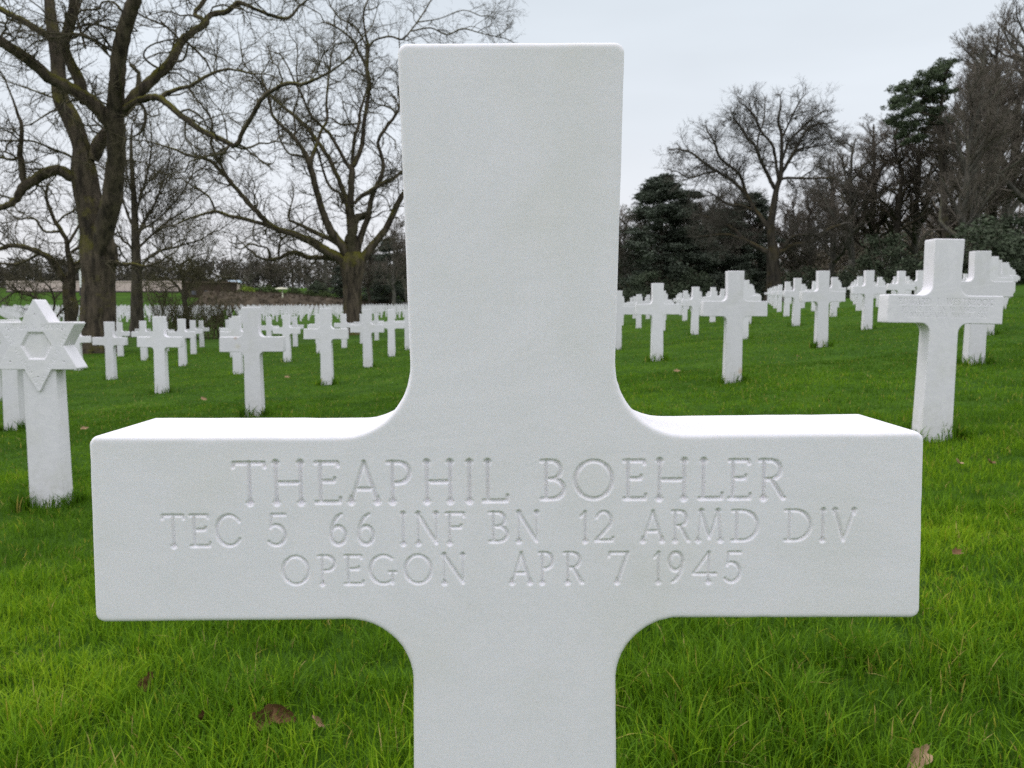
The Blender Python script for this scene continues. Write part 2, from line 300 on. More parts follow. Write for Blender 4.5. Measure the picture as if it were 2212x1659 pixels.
def glyph_segs(ch, x0, x1, H, y0, thick=0.064, thin=0.052):
    """segments (ax, ay, ra, bx, by, rb) of one carved letter standing on baseline y0"""
    K, n, s = G[ch]; out = []
    P = lambda p: (x0 + p[0] * (x1 - x0), y0 + p[1] * H)
    for strokes, r in ((K, thick * H), (n, thin * H)):
        for pl in strokes:
            q = [P(p) for p in pl]
            for a, b in zip(q[:-1], q[1:]): out.append((*a, r, *b, r))
    for (u, v, d) in s:
        x, y = P((u, v)); r = thick * H
        out.append((x, y, r * 1.5, x, y - d * 0.12 * H, r * 0.9))
        out.append((x - 0.085 * H, y, r * 0.45, x, y, r * 1.2)); out.append((x, y, r * 1.2, x + 0.085 * H, y, r * 0.45))
    return out
def layout(text, xc, width, H, y0):
    adv = [ADV.get(c, .6) + .22 for c in text]; tot = sum(adv) - .22; k = width / tot; x = xc - width / 2; segs = []
    for c, a in zip(text, adv):
        if c != ' ': segs += glyph_segs(c, x, x + (a - .22) * k, H, y0)
        x += a * k
    return segs
def carve(X, Z, segs, depth=1.0, soft=1):
    D = np.zeros_like(X)
    xs = X[0, :]; zs = Z[:, 0]
    for ax, ay, ra, bx, by, rb in segs:
        rm = max(ra, rb)
        i0, i1 = np.searchsorted(xs, [min(ax, bx) - rm, max(ax, bx) + rm]); j0, j1 = np.searchsorted(zs, [min(ay, by) - rm, max(ay, by) + rm])
        if i1 <= i0 or j1 <= j0: continue
        x = X[j0:j1, i0:i1]; z = Z[j0:j1, i0:i1]
        dx, dy = bx - ax, by - ay; l2 = dx * dx + dy * dy + 1e-12
        t = np.clip(((x - ax) * dx + (z - ay) * dy) / l2, 0, 1)
        d = np.hypot(x - ax - t * dx, z - ay - t * dy)
        D[j0:j1, i0:i1] = np.maximum(D[j0:j1, i0:i1], np.clip(ra + (rb - ra) * t - d, 0, None))
    D *= depth
    for _ in range(soft):
        E = D.copy(); E[1:-1, 1:-1] = (D[1:-1, 1:-1] * 4 + 2 * (D[:-2, 1:-1] + D[2:, 1:-1] + D[1:-1, :-2] + D[1:-1, 2:]) + D[:-2, :-2] + D[2:, 2:] + D[:-2, 2:] + D[2:, :-2]) / 16
        D = E
    return D

# ------------------------------------------------------------------ stone solids
ZT, ZA1, ZA0 = 1.044, 0.7690, 0.6330            # top, upper and lower edge of the cross arms
def rounded(pts, radii, seg=5):
    """polygon with corner k rounded by radii[k]"""
    out = []; n = len(pts)
    for i in range(n):
        p0, p, p2 = Vector(pts[i - 1]), Vector(pts[i]), Vector(pts[(i + 1) % n]); r = radii[i]
        if r <= 0: out.append(tuple(p)); continue
        a = (p0 - p).normalized(); b = (p2 - p).normalized(); ang = a.angle(b); d = r / math.tan(ang / 2)
        s = p + a * d; e = p + b * d; c = p + (a + b).normalized() * (r / math.sin(ang / 2))
        v0 = s - c; v1 = e - c; th = v0.angle(v1); sg = 1 if (v0.x * v1.y - v0.y * v1.x) > 0 else -1
        k = seg if r < 0.02 else seg * 3
        for j in range(k + 1):
            q = sg * th * j / k; out.append((c.x + v0.x * math.cos(q) - v0.y * math.sin(q), c.y + v0.x * math.sin(q) + v0.y * math.cos(q)))
    return out
def cross_outline(seg, dx=0.0):
    h = [(0.0797, ZT + 0.0025), (0.0736, ZA1), (0.3065, ZA1 + 0.001), (0.3095, ZA0 - 0.0045), (0.0760, ZA0 - 0.0035), (0.0880, -0.25)]
    rr = [0.007, 0.052, 0.007, 0.007, 0.048, 0]
    sh = lambda x: dx if abs(x) < 0.2 else 0.0                 # the shaft of the front stone sits a little off the middle of its arms
    pts = [(x + sh(x), z) for x, z in h] + [(-x + sh(x), z) for x, z in h[::-1]]
    return rounded(pts[::-1], (rr + rr[::-1])[::-1], seg)
def resample(poly, step):
    out = []
    for i in range(len(poly)):
        a = np.array(poly[i]); b = np.array(poly[(i + 1) % len(poly)]); l = np.linalg.norm(b - a); k = max(1, int(l / step))
        for j in range(k): out.append(tuple(a + (b - a) * j / k))
    return out
def solid(name, poly, t, r, mat, bev=3, y0=0.0, patch=None, jitter=0.0, cap_smooth=True):
    """extrude an outline (x, z) to thickness t with rounded edges; patch = (X, Z, depth grid) carved in the front face"""
    P = np.array(poly); n = len(P)
    ar = 0.5 * np.sum(P[:, 0] * np.roll(P[:, 1], -1) - np.roll(P[:, 0], -1) * P[:, 1])
    if ar < 0: P = P[::-1].copy()
    e = np.roll(P, -1, 0) - P; e /= np.linalg.norm(e, axis=1)[:, None] + 1e-12
    en = np.stack([e[:, 1], -e[:, 0]], 1); pn = np.roll(en, 1, 0)
    nv = en + pn; nv /= (np.sum(nv * en, 1)[:, None] + 1e-9); nv = np.clip(nv, -1.6, 1.6)
    if jitter:
        q = np.arange(n); ch = np.where(RNG.random(n) < .06, -3.0, 0); P = P + nv * (jitter * (np.sin(q * 0.9) * 0.5 + RNG.normal(0, .7, n) + ch))[:, None]
    rings = [(r * 1.5, 0.0)]
    for j in range(bev + 1):
        a = math.pi / 2 * j / bev; rings.append((r * (1 - math.sin(a)), r * (1 - math.cos(a))))
    rings += [(i, t - y) for i, y in rings[::-1]]
    V = []
    for ins, y in rings:
        q = P - nv * ins; V.append(np.stack([q[:, 0], np.full(n, y + y0), q[:, 1]], 1))
    m = len(rings); V = np.concatenate(V)
    F_, cnt = [], []
    for k in range(m - 1):
        a = k * n + np.arange(n); b = k * n + (np.arange(n) + 1) % n
        F_.append(np.stack([a, b, b + n, a + n], 1))
    F_ = np.concatenate(F_); loops = [F_.ravel()]; cnt = [np.full(len(F_), 4)]
    front = [Vector((V[i][0], V[i][2], 0)) for i in range(n)]
    if patch is None:
        loops.append(np.arange(n)[::-1]); cnt.append([n])
    else:
        X, Z, D = patch; ny, nx = X.shape; base = len(V)
        V = np.concatenate([V, np.stack([X.ravel(), D.ravel() + y0, Z.ravel()], 1)])
        i = np.arange((ny - 1) * (nx - 1)); rr = i // (nx - 1); cc = i % (nx - 1); a = base + rr * nx + cc
        q = np.stack([a, a + 1, a + nx + 1, a + nx], 1); loops.append(q.ravel()); cnt.append(np.full(len(q), 4))
        bi = [base + c for c in range(nx)] + [base + rI * nx + nx - 1 for rI in range(1, ny)] + [base + (ny - 1) * nx + c for c in range(nx - 2, -1, -1)] + [base + rI * nx for rI in range(ny - 2, 0, -1)]
        hole = [Vector((V[k][0], V[k][2], 0)) for k in bi]
        V = np.concatenate([V, V[bi]]); bi = [len(V) - len(bi) + k for k in range(len(bi))]
        tri = tessellate_polygon([front, hole[::-1]]); idx = list(range(n)) + bi[::-1]
        T = np.array([[idx[a], idx[b], idx[c]] for a, b, c in tri]); p = V[T]
        ar2 = (p[:, 1, 0] - p[:, 0, 0]) * (p[:, 2, 2] - p[:, 0, 2]) - (p[:, 1, 2] - p[:, 0, 2]) * (p[:, 2, 0] - p[:, 0, 0])
        T[ar2 < 0] = T[ar2 < 0][:, ::-1]; T = T[np.abs(ar2) > 1e-9]
        loops.append(T.ravel()); cnt.append(np.full(len(T), 3))
    loops.append((m - 1) * n + np.arange(n)); cnt.append([n])
    loops = np.concatenate(loops); cnt = np.concatenate(cnt)
    me = mesh_np(name, V, loops, cnt, mat)
    if patch is not None:
        k0 = len(F_) + len(q)
        for p in me.polygons[k0:]: p.use_smooth = False
    # outward normals: front faces -Y
    import bmesh
    bm = bmesh.new(); bm.from_mesh(me)
    if patch is None:
        bmesh.ops.recalc_face_normals(bm, faces=bm.faces)
    else:
        for f in bm.faces[:len(F_)]: f.normal_flip()
    bm.to_mesh(me); bm.free(); me.update()
    return me

# front cross -------------------------------------------------------
DF = 0.557; TILT = R(-0.32)
base = Vector((-0.0038 + 0.0056 * 0.70, DF, 0.0))
def loc2(u, v):
    """working pixel on the front face -> local (x, z) of the front cross"""
    p = W(u, v, DF); x, z = p[0] - base.x, p[2] - base.z; a = -TILT
    return x * math.cos(a) + z * math.sin(a), -x * math.sin(a) + z * math.cos(a)
def lineL(chars, ox, yt0, yt1, yb0, yb1):
    """letters given by crop boxes: (char, x0, x1) in a 1.2289x crop whose left edge is source column ox"""
    segs = []
    for ch, a, b in chars:
        xm = (a + b) / 2; f = xm / 2212.0
        pu = lambda c: (ox + c / 1.2289) / 1.823
        pv = lambda c: (1600 + c / 1.2289) / 1.823
        top = pv(yt0 + (yt1 - yt0) * f); bot = pv(yb0 + (yb1 - yb0) * f)
        x0, zb = loc2(pu(a), bot); x1, _ = loc2(pu(b), bot); _, zt = loc2(pu(xm), top)
        H = zt - zb; segs += glyph_segs(ch, x0, x1, H * 0.95, zb + 0.03 * H)
    return segs
segs = []
segs += lineL([('T', 765, 918), ('H', 945, 1115), ('E', 1160, 1280), ('A', 1312, 1480), ('P', 1508, 1618), ('H', 1675, 1835), ('I', 1885, 1922), ('L', 1968, 2088)], 300, 275, 264, 482, 462)
segs += lineL([('B', 283, 400), ('O', 443, 632), ('E', 682, 790), ('H', 830, 1000), ('L', 1045, 1160), ('E', 1190, 1295), ('R', 1335, 1460)], 1900, 262, 256, 455, 448)
segs += lineL([('T', 422, 525), ('E', 555, 650), ('C', 680, 800), ('5', 930, 1020), ('6', 1228, 1308), ('6', 1362, 1442), ('I', 1568, 1600), ('N', 1640, 1760), ('F', 1790, 1880)], 300, 530, 512, 688, 664)
segs += lineL([('B', 33, 125), ('N', 160, 278), ('1', 475, 515), ('2', 543, 632), ('A', 762, 885), ('R', 915, 1000), ('M', 1030, 1165), ('D', 1205, 1335), ('D', 1460, 1590), ('I', 1625, 1665), ('V', 1685, 1808)], 1900, 512, 496, 660, 650)
segs += lineL([('O', 1000, 1130), ('P', 1175, 1255), ('E', 1300, 1390), ('G', 1422, 1550), ('O', 1590, 1722), ('N', 1765, 1890)], 300, 736, 712, 874, 858)
segs += lineL([('A', 130, 245), ('P', 275, 340), ('R', 395, 485), ('7', 612, 708), ('1', 830, 868), ('9', 900, 972), ('4', 1015, 1130), ('5', 1170, 1250)], 1900, 708, 702, 860, 850)
def patch_grid(x0, x1, z0, z1, st):
    xs = np.arange(x0, x1, st); zs = np.arange(z0, z1, st); return np.meshgrid(xs, zs)
X, Z = patch_grid(-0.272, 0.272, ZA0 + 0.010, ZA1 - 0.010, 0.0005)
D = carve(X, Z, segs, 1.7, 1)
D[0, :] = D[-1, :] = 0; D[:, 0] = D[:, -1] = 0
me = solid('front_cross', resample(cross_outline(8, 0.005), 0.012), 0.100, 0.0036, M_NEAR, 5, patch=(X, Z, D), jitter=0.00007)
fc = link_mesh('grave_cross', me, label='large white marble cross in the foreground carved with a name and a 1945 date', cat='cross', group='white marble crosses in rows on the lawn')
fc.location = base; fc.rotation_euler = (0, TILT, 0)

# cross in the second row, carved -----------------------------------
GRP = 'white marble crosses in rows on the lawn'
s2 = layout('EDWARD J. WESTBROOK', 0.0, 0.50, 0.030, 0.721) + layout('PFC 62 INF BN 14 ARMD DIV', 0.0, 0.46, 0.021, 0.689) + layout('PENNSYLVANIA MAY 4 1945', 0.0, 0.44, 0.021, 0.660)
X, Z = patch_grid(-0.272, 0.272, ZA0 + 0.012, ZA1 - 0.010, 0.0016)
D = carve(X, Z, [(a, b, c * 1.25, d, e, f * 1.25) for a, b, c, d, e, f in s2], 1.4, 0); D[0, :] = D[-1, :] = 0; D[:, 0] = D[:, -1] = 0
me = solid('carved_cross', resample(cross_outline(4), 0.03), 0.100, 0.0045, M_FAR, 3, patch=(X, Z, D))
o = link_mesh('grave_cross', me, label='white marble cross behind the right arm of the large front cross, its carved name readable', cat='cross', group=GRP)
o.location = (2.260, 4.05, float(terrain(2.3, 4.1)) - 0.036); o.rotation_euler = (0, R(0.9), R(1.5)); o.scale = (1, 1, 1.052)

cross_mid = solid('cross_mid', cross_outline(4), 0.100, 0.004, M_FAR, 2)
cross_low = solid('cross_low', cross_outline(2), 0.100, 0.004, M_FAR, 1)

# star marker ---------------------------------------------------------
def star_marker():
    RS = 0.246; cz = 0.862
    st = empty('star_headstone', (-2.455, 3.97, float(terrain(-2.45, 3.97)) - 0.003), label='white marble six-pointed star headstone on a post, left of the front cross', cat='headstone')
    pts = []
    for k in range(12):
        a = math.pi / 2 + k * math.pi / 6; r = RS if k % 2 == 0 else RS / math.sqrt(3)
        pts.append((r * math.cos(a), cz + r * math.sin(a)))
    poly = rounded(pts, [0.008 if k % 2 == 0 else 0.0 for k in range(12)], 4)
    segs = layout('ALFRED L. ROVNER', 0.0, 0.315, 0.021, cz + 0.088)
    def diag(text, x0, z0, x1, z1, H):
        L_ = math.hypot(x1 - x0, z1 - z0); ca, sa = (x1 - x0) / L_, (z1 - z0) / L_; o_ = []
        for ax, ay, ra, bx, by, rb in layout(text, L_ / 2, L_, H, 0):
            o_.append((x0 + ax * ca - ay * sa, z0 + ax * sa + ay * ca, ra, x0 + bx * ca - by * sa, z0 + bx * sa + by * ca, rb))
        return o_
    segs += diag('PVT 912 BOMB GP', -0.158, cz + 0.052, -0.012, cz - 0.200, 0.017)
    segs += diag('MASS JUNE 17 1944', 0.008, cz - 0.222, 0.165, cz + 0.050, 0.017)
    dots = []
    for k in range(6):
        a = math.pi / 2 + k * math.pi / 3; rr = RS * 0.66; cx_, cz_ = rr * math.cos(a), cz + rr * math.sin(a)
        dots.append((cx_, cz_, 0.006, cx_, cz_ + 0.002 * (1 if k % 2 == 0 else -1), 0.003))
    # front face as a fine grid clipped to the star, so the carving is real relief
    stp = 0.0015; g_ = np.arange(-0.26, 0.26, stp); X, Z = np.meshgrid(g_, g_ + cz)
    D = carve(X, Z, [(a, b, c * 1.35, d, e, f * 1.35) for a, b, c, d, e, f in segs], 2.0, 1) + carve(X, Z, dots, 1.6, 0)
    hx = np.full_like(X, 1e9)
    for k in range(6):
        a = math.pi / 6 + k * math.pi / 3; hx = np.minimum(hx, 0.066 - (X * math.cos(a) + (Z - cz) * math.sin(a)))
    a0 = 0.072
    hx = np.full_like(X, 1e9)
    for k in range(6):
        a = math.pi / 2 + k * math.pi / 3; hx = np.minimum(hx, a0 - (X * math.cos(a) + (Z - cz) * math.sin(a)))
    D = np.maximum(D, np.clip(hx * 1.1, 0, 0.011))
    from mathutils.geometry import delaunay_2d_cdt
    P = np.array(poly); nb = len(P)
    ar = 0.5 * np.sum(P[:, 0] * np.roll(P[:, 1], -1) - np.roll(P[:, 0], -1) * P[:, 1])
    if ar < 0: P = P[::-1].copy()
    PB = np.array(resample([tuple(p) for p in P], 0.006)); nb = len(PB)
    e = np.roll(PB, -1, 0) - PB; e /= np.linalg.norm(e, axis=1)[:, None]; en = np.stack([e[:, 1], -e[:, 0]], 1); nv = en + np.roll(en, 1, 0); nv /= np.sum(nv * en, 1)[:, None]
    r = 0.003; Pin = PB - nv * r
    # inside test
    q = np.stack([X.ravel(), Z.ravel()], 1); ins = np.zeros(len(q), bool); dmin = np.full(len(q), 1e9)
    for i in range(nb):
        a = Pin[i]; b = Pin[(i + 1) % nb]
        c = ((a[1] > q[:, 1]) != (b[1] > q[:, 1])) & (q[:, 0] < (b[0] - a[0]) * (q[:, 1] - a[1]) / (b[1] - a[1] + 1e-15) + a[0]); ins ^= c
        ab = b - a; t_ = np.clip(((q - a) @ ab) / (ab @ ab), 0, 1); dmin = np.minimum(dmin, np.linalg.norm(q - a - t_[:, None] * ab, axis=1))
    sel = ins & (dmin > stp * 0.8); gp = q[sel]; gd = D.ravel()[sel]
    verts = [Vector(p) for p in Pin] + [Vector(p) for p in gp]
    ov, _, of, ovi, _, _ = delaunay_2d_cdt(verts, [(i, (i + 1) % nb) for i in range(nb)], [], 1, 1e-6)
    dep = np.array([gd[vi[0] - nb] if (len(vi) and vi[0] >= nb) else 0.0 for vi in ovi])
    oc = np.array([[v.x, v.y] for v in ov])
    V = np.stack([oc[:, 0], dep, oc[:, 1]], 1).tolist(); loops = []; cnt = []
    for f in of: loops += list(f); cnt.append(len(f))
    # map boundary indices
    bidx = [None] * nb
    for k, vi in enumerate(ovi):
        for j in vi:
            if j < nb: bidx[j] = k
    prev = bidx
    for ins_, y in ((r * 0.4, r * 0.25), (0.0, r), (0.0, 0.100 - r), (r, 0.100)):
        cur = []
        for i in range(nb):
            p = PB[i] - nv[i] * ins_; V.append([p[0], y, p[1]]); cur.append(len(V) - 1)
        for i in range(nb):
            j = (i + 1) % nb; loops += [prev[i], cur[i], cur[j], prev[j]]; cnt.append(4)
        prev = cur
    loops += prev; cnt.append(nb)
    me = mesh_np('star', V, loops, cnt, M_FAR, True)
    import bmesh
    bm = bmesh.new(); bm.from_mesh(me); bmesh.ops.recalc_face_normals(bm, faces=bm.faces); bm.to_mesh(me); bm.free()
    for p in me.polygons: p.use_smooth = True
    me.set_sharp_from_angle(angle=R(35))
    s_ = link_mesh('star', me, st)
    hp = [(-0.094, -0.25), (0.094, -0.25), (0.086, cz - 0.02), (-0.086, cz - 0.02)]
    pm = solid('post', rounded(hp, [0, 0, .003, .003], 3), 0.086, 0.003, M_FAR, 2, y0=0.013)
    pm.set_sharp_from_angle(angle=R(35))
    link_mesh('post', pm, st)
    st.rotation_euler = (0, 0, R(-1.0))
star_marker()
for m_ in (cross_mid, cross_low): m_.set_sharp_from_angle(angle=R(50))

# ------------------------------------------------------------------ the rows of crosses
ONES = ['', 'first', 'second', 'third', 'fourth', 'fifth', 'sixth', 'seventh', 'eighth', 'ninth', 'tenth', 'eleventh', 'twelfth', 'thirteenth', 'fourteenth', 'fifteenth', 'sixteenth', 'seventeenth', 'eighteenth', 'nineteenth']
def ordw(n):
    if n < 20: return ONES[n]
    t = {2: 'twent', 3: 'thirt', 4: 'fort', 5: 'fift'}[n // 10]
    return t + 'ieth' if n % 10 == 0 else t + 'y-' + ONES[n % 10]
cands = []
for k in range(1, 45):
    y = 0.60 + 3.42 * k
    for c in range(-50, 16):
        x = 2.33 * c - 0.025 * y - 0.085 * min(3, max(0, -c - 1))
        t = x / y
        if abs(t) > 0.735: continue
        if k == 1 and c in (-1, 1): continue
        near = (k <= 9) if c < 0 else (k <= 17 and x < 29)
        if c == 0 and k > 9: near = False
        far = (y > 71 and -0.72 < t < -0.10 and y < 152)
        if not (near or far): continue
        vis = not (abs((x - 0.0) / y) < 0.055)
        cands.append((y, x, k, c, near, vis))
cands.sort(key=lambda q: (0 if q[5] else 0.5, math.hypot(q[0], q[1])) if False else math.hypot(q[0], q[1]))
TRI = random.Random(5)
n_ind = 0; stuff = []
posts = [(0, DF), (2.3, 4.1), (-2.45, 3.97)]
for y, x, k, c, near, vis in cands:
    jx = TRI.uniform(-.03, .03); jy = TRI.uniform(-.04, .04)
    z = float(terrain(x, y)) - TRI.uniform(0.0, 0.02)
    rot = (0, R(TRI.uniform(-.5, .5)), R(TRI.uniform(-1.0, 1.0)))
    if y < 30: posts.append((x + jx, y + jy))
    if n_ind < 297:
        n_ind += 1
        side = 'right' if c > 0 else 'left'
        if c == 0:
            lab = 'white marble cross, %s row back, straight behind the front cross' % ordw(k)
        elif near:
            lab = 'white marble cross, %s row back, %s column %s of the front cross' % (ordw(k), ordw(abs(c)), side)
        else:
            lab = 'tiny white cross in the far plot, %s row back, %s column left' % (ordw(k), ordw(abs(c)))
        o = link_mesh('grave_cross', cross_mid if y < 16 else cross_low, label=lab, cat='cross', group=GRP)
        if (k, c) in ((2, -1), (2, 1)):                     # the two stones with rust stains
            o.data = cross_mid.copy(); o.data.materials.clear(); o.data.materials.append(M_STAIN[0 if c < 0 else 1])
            o['label'] = 'white marble cross with a rust stain on its left arm, left of the front cross' if c < 0 else 'white marble cross with a rusty brown foot, right of the front cross'
        o.location = (x + jx, y + jy, z); o.rotation_euler = rot; o.scale = (1, 1, 1.043 * TRI.uniform(.992, 1.008))
    else:
        stuff.append((x + jx, y + jy, z, rot[2]))
if stuff:
    pts = np.array(cross_outline(1)); 
    if 0.5 * np.sum(pts[:, 0] * np.roll(pts[:, 1], -1) - np.roll(pts[:, 0], -1) * pts[:, 1]) < 0: pts = pts[::-1]
    n = len(pts); V, Lp, Ct = [], [], []
    for (x, y, z, rz) in stuff:
        b = len(V) * 1
        b = sum(len(v) for v in V)
        f = np.stack([pts[:, 0] + x, np.full(n, y), pts[:, 1] + z], 1); bk = f + [0, .1, 0]
        f[:, 2] += .045; bk[:, 2] += .045; V += [f, bk]; i = np.arange(n); j = (i + 1) % n
        Lp += [b + i, b + n + i[::-1], (b + np.stack([j, i, i + n, j + n], 1)).ravel()]; Ct += [[n, n], np.full(n, 4)]
    me = mesh_np('far_crosses', np.concatenate(V), np.concatenate(Lp), np.concatenate(Ct), M_FAR, False)
    link_mesh('distant_crosses', me, label='hundreds of tiny white crosses packed in the far plot on the left', cat='crosses', kind='stuff')

# ------------------------------------------------------------------ grass
def grass_mat():
    m, t, b = newmat('grass_blade'); Lk = t.links.new
    at = t.nodes.new('ShaderNodeAttribute'); at.attribute_name = 'tint'
    r = ramp_node(t, [(0.0, (0.050, 0.115, 0.006)), (0.35, (0.088, 0.190, 0.009)), (0.65, (0.165, 0.310, 0.010)), (0.86, (0.29, 0.43, 0.016)), (0.93, (0.42, 0.36, 0.05)), (1.0, (0.48, 0.38, 0.15))])
    Lk(at.outputs['Fac'], r.inputs[0]); Lk(r.outputs[0], b.inputs['Base Color'])
    b.inputs['Roughness'].default_value = 0.6; b.inputs['Specular IOR Level'].default_value = 0.12
    tr = t.nodes.new('ShaderNodeBsdfTranslucent'); Lk(r.outputs[0], tr.inputs['Color'])
    mx = t.nodes.new('ShaderNodeMixShader'); mx.inputs[0].default_value = 0.42
    o = t.nodes['Material Output']; Lk(b.outputs[0], mx.inputs[1]); Lk(tr.outputs[0], mx.inputs[2]); Lk(mx.outputs[0], o.inputs['Surface'])
    return m
M_GRASS = grass_mat()
def vnoise(x, y, s, seed):
    r = np.random.default_rng(seed); T = r.random((64, 64))
    u = x / s + 100; v = y / s + 100; i = np.floor(u).astype(int); j = np.floor(v).astype(int); fu = u - i; fv = v - j
    fu = fu * fu * (3 - 2 * fu); fv = fv * fv * (3 - 2 * fv)
    a = T[i % 64, j % 64]; b = T[(i + 1) % 64, j % 64]; c = T[i % 64, (j + 1) % 64]; d = T[(i + 1) % 64, (j + 1) % 64]
    return (a * (1 - fu) + b * fu) * (1 - fv) + (c * (1 - fu) + d * fu) * fv
def blades(x, y, h, wd, lean, levels, tint):
    n = len(x); z = terrain(x, y) - 0.004
    yaw = RNG.uniform(0, 2 * np.pi, n)                        # bend direction
    fyaw = yaw + np.pi / 2 + RNG.normal(0, .5, n)               # width direction
    bx, by = np.cos(yaw), np.sin(yaw); wx, wy = np.cos(fyaw), np.sin(fyaw)
    V = []
    for k in range(levels + 1):
        s = k / levels
        off = lean * h * s ** 1.8; up = h * (s - 0.28 * lean * s ** 2.4)
        cx = x + bx * off; cy = y + by * off; cz = z + up
        if k < levels:
            ww = wd * (1 - 0.55 * s ** 1.5) * 0.5
            V.append(np.stack([cx - wx * ww, cy - wy * ww, cz], 1)); V.append(np.stack([cx + wx * ww, cy + wy * ww, cz], 1))
        else: V.append(np.stack([cx, cy, cz], 1))
    nv = 2 * levels + 1; V = np.stack(V, 1).reshape(-1, 3)
    b = np.arange(n)[:, None] * nv; lp = []
    q = []
    for k in range(levels - 1): q.append(np.concatenate([b + 2 * k, b + 2 * k + 1, b + 2 * k + 3, b + 2 * k + 2], 1))
    t_ = np.concatenate([b + 2 * levels - 2, b + 2 * levels - 1, b + 2 * levels], 1)
    row = np.concatenate(q + [t_], 1); cnt = np.tile([4] * (levels - 1) + [3], n)
    return V, row.ravel(), cnt, np.repeat(tint, nv)
def grass():
    VV, LL, CC, TT = [], [], [], []; base_ = 0
    def add(x, y, h, wd, lean, lv, tint):
        nonlocal base_
        V, l, c, t_ = blades(x, y, h, wd, lean, lv, tint); VV.append(V); LL.append(l + base_); CC.append(c); TT.append(t_); base_ += len(V)
    def tints(x, y, dry=0.03, lo=0.0):
        n = len(x)
        t_ = 0.13 + 0.38 * vnoise(x, y, 0.35, 3) + 0.26 * (vnoise(x, y, 1.7, 4) - 0.5) + RNG.normal(0, 0.17, n) + lo
        t_ = np.clip(t_, 0, 0.86); d = RNG.random(n) < dry * (0.4 + 1.6 * vnoise(x, y, .5, 9)); t_[d] = RNG.uniform(0.89, 1.0, d.sum()); return t_
    for (d0, d1, dens, h0, w0, lv) in ((0.75, 1.7, 17000, .060, .0030, 4), (1.7, 2.8, 15000, .046, .0029, 3), (2.8, 5.0, 8500, .034, .0034, 2), (5, 9, 3000, .030, .0048, 2), (9, 16, 900, .030, .008, 1), (16, 30, 230, .035, .014, 1)):
        hw = 0.76
        mg = 1.1; A = hw * (d1 * d1 - d0 * d0) + 2 * mg * (d1 - d0); n = int(A * dens)
        y = np.sqrt(RNG.uniform(d0 * d0, d1 * d1, n)); x = RNG.uniform(-1, 1, n) * (hw * y + mg)
        cl = vnoise(x, y, 0.11, 1); cl2 = vnoise(x, y, 0.45, 2)
        keep = RNG.random(n) < 0.55 + 0.6 * cl
        keep &= ~((np.abs(x) < 0.07) & (np.abs(y - DF - .05) < 0.04))
        x, y, cl, cl2 = x[keep], y[keep], cl[keep], cl2[keep]; n = len(x)
        h = h0 * (0.35 + 1.05 * cl + 0.55 * cl2) * RNG.uniform(0.6, 1.25, n)
        lean = np.clip(RNG.gamma(2.2, 0.24, n), 0.05, 1.3); wd = w0 * RNG.uniform(0.6, 1.3, n)
        add(x, y, h, wd, lean, lv, tints(x, y, 0.028, 0.24 * float(d0 < 2.5) + 0.02 * float(2.5 < d0 < 5) - 0.06 * float(d0 >= 5)))
    # long tufts left by the mower round every stone
    for (px, py) in posts:
        if py < 0.7 or py > 22: continue
        n = int(RNG.uniform(.4, 1.2) * (520 / max(1, py * 0.35))) if py < 12 else 30
        a = RNG.uniform(0, 2 * np.pi, n); rr = np.abs(RNG.normal(0, .045, n))
        x = px + np.clip(np.cos(a) * .2, -.09, .09) + np.cos(a) * rr; y = py + .05 + np.clip(np.sin(a) * .2, -.05, .05) + np.sin(a) * rr - 0.01
        h = RNG.uniform(.05, .13, n) * (0.6 + 0.8 * vnoise(x, y, 0.08, 21)); add(x, y, h, np.full(n, .004 + .0006 * py), RNG.uniform(.1, .8, n), 3, np.clip(tints(x, y, 0.02, -0.08), 0, 1))
    me = mesh_np('grass', np.concatenate(VV), np.concatenate(LL), np.concatenate(CC), M_GRASS, True, np.concatenate(TT))
    link_mesh('grass', me, label='thick green lawn grass with mown and dry blades between the stones', cat='grass', kind='stuff')
grass()

# ------------------------------------------------------------------ fallen leaves
M_LEAF = flat_mat('dead_leaf', (0.17, 0.090, 0.042), 0.45, 40.0, 0.7)
M_LEAFP = flat_mat('pale_dead_leaf', (0.38, 0.25, 0.15), 0.35, 40.0, 0.7)
def leaf_mesh(seed, curl, lobes):
    r = random.Random(seed); n = 40; pts = []
    for i in range(n):
        a = 2 * math.pi * i / n; x = math.cos(a); y = math.sin(a) * 0.55
        k = 1 + 0.16 * math.sin(lobes * a + r.random()) + r.uniform(-.05, .05); pts.append((x * k, y * k))
    V = []; Lp = []; Cn = []; rings = 5
    for q in range(rings + 1):
        s = q / rings
        for (x, y) in pts: V.append((x * s, y * s, curl * (abs(y * s) ** 1.5 * 1.6 + 0.35 * (x * s) ** 2) + 0.05 * math.sin(7 * x * s + 3 * y * s)))
    for q in range(rings):
        for i in range(n):
            j = (i + 1) % n; a = q * n
            Lp += [a + i, a + n + i, a + n + j, a + j]; Cn.append(4)
    # short stalk
    b = len(V); V += [(1.0, -.02, curl * .35), (1.0, .02, curl * .35), (1.45, .0, curl * .6)]; Lp += [b, b + 1, b + 2]; Cn.append(3)
    return mesh_np('leaf', V, Lp, Cn, None)
def leaf(u, v, size, mat, label, seed, curl, tilt, lift=0.03, sq=1.0):
    r = ray(u, v); Y = -HC / r[2] * r[1]
    for _ in range(8):
        p = W(u, v, Y); zt = float(terrain(p[0], p[1])) + lift; Y = (zt - HC) / r[2] * r[1]
    p = W(u, v, Y); me = leaf_mesh(seed, curl, 3 + seed % 4); me.materials.append(mat)
    o = link_mesh('fallen_leaf', me, label=label, cat='leaf', group='dead leaves lying on the lawn')
    o.location = p; o.scale = (size, size * sq, size); o.rotation_euler = tilt
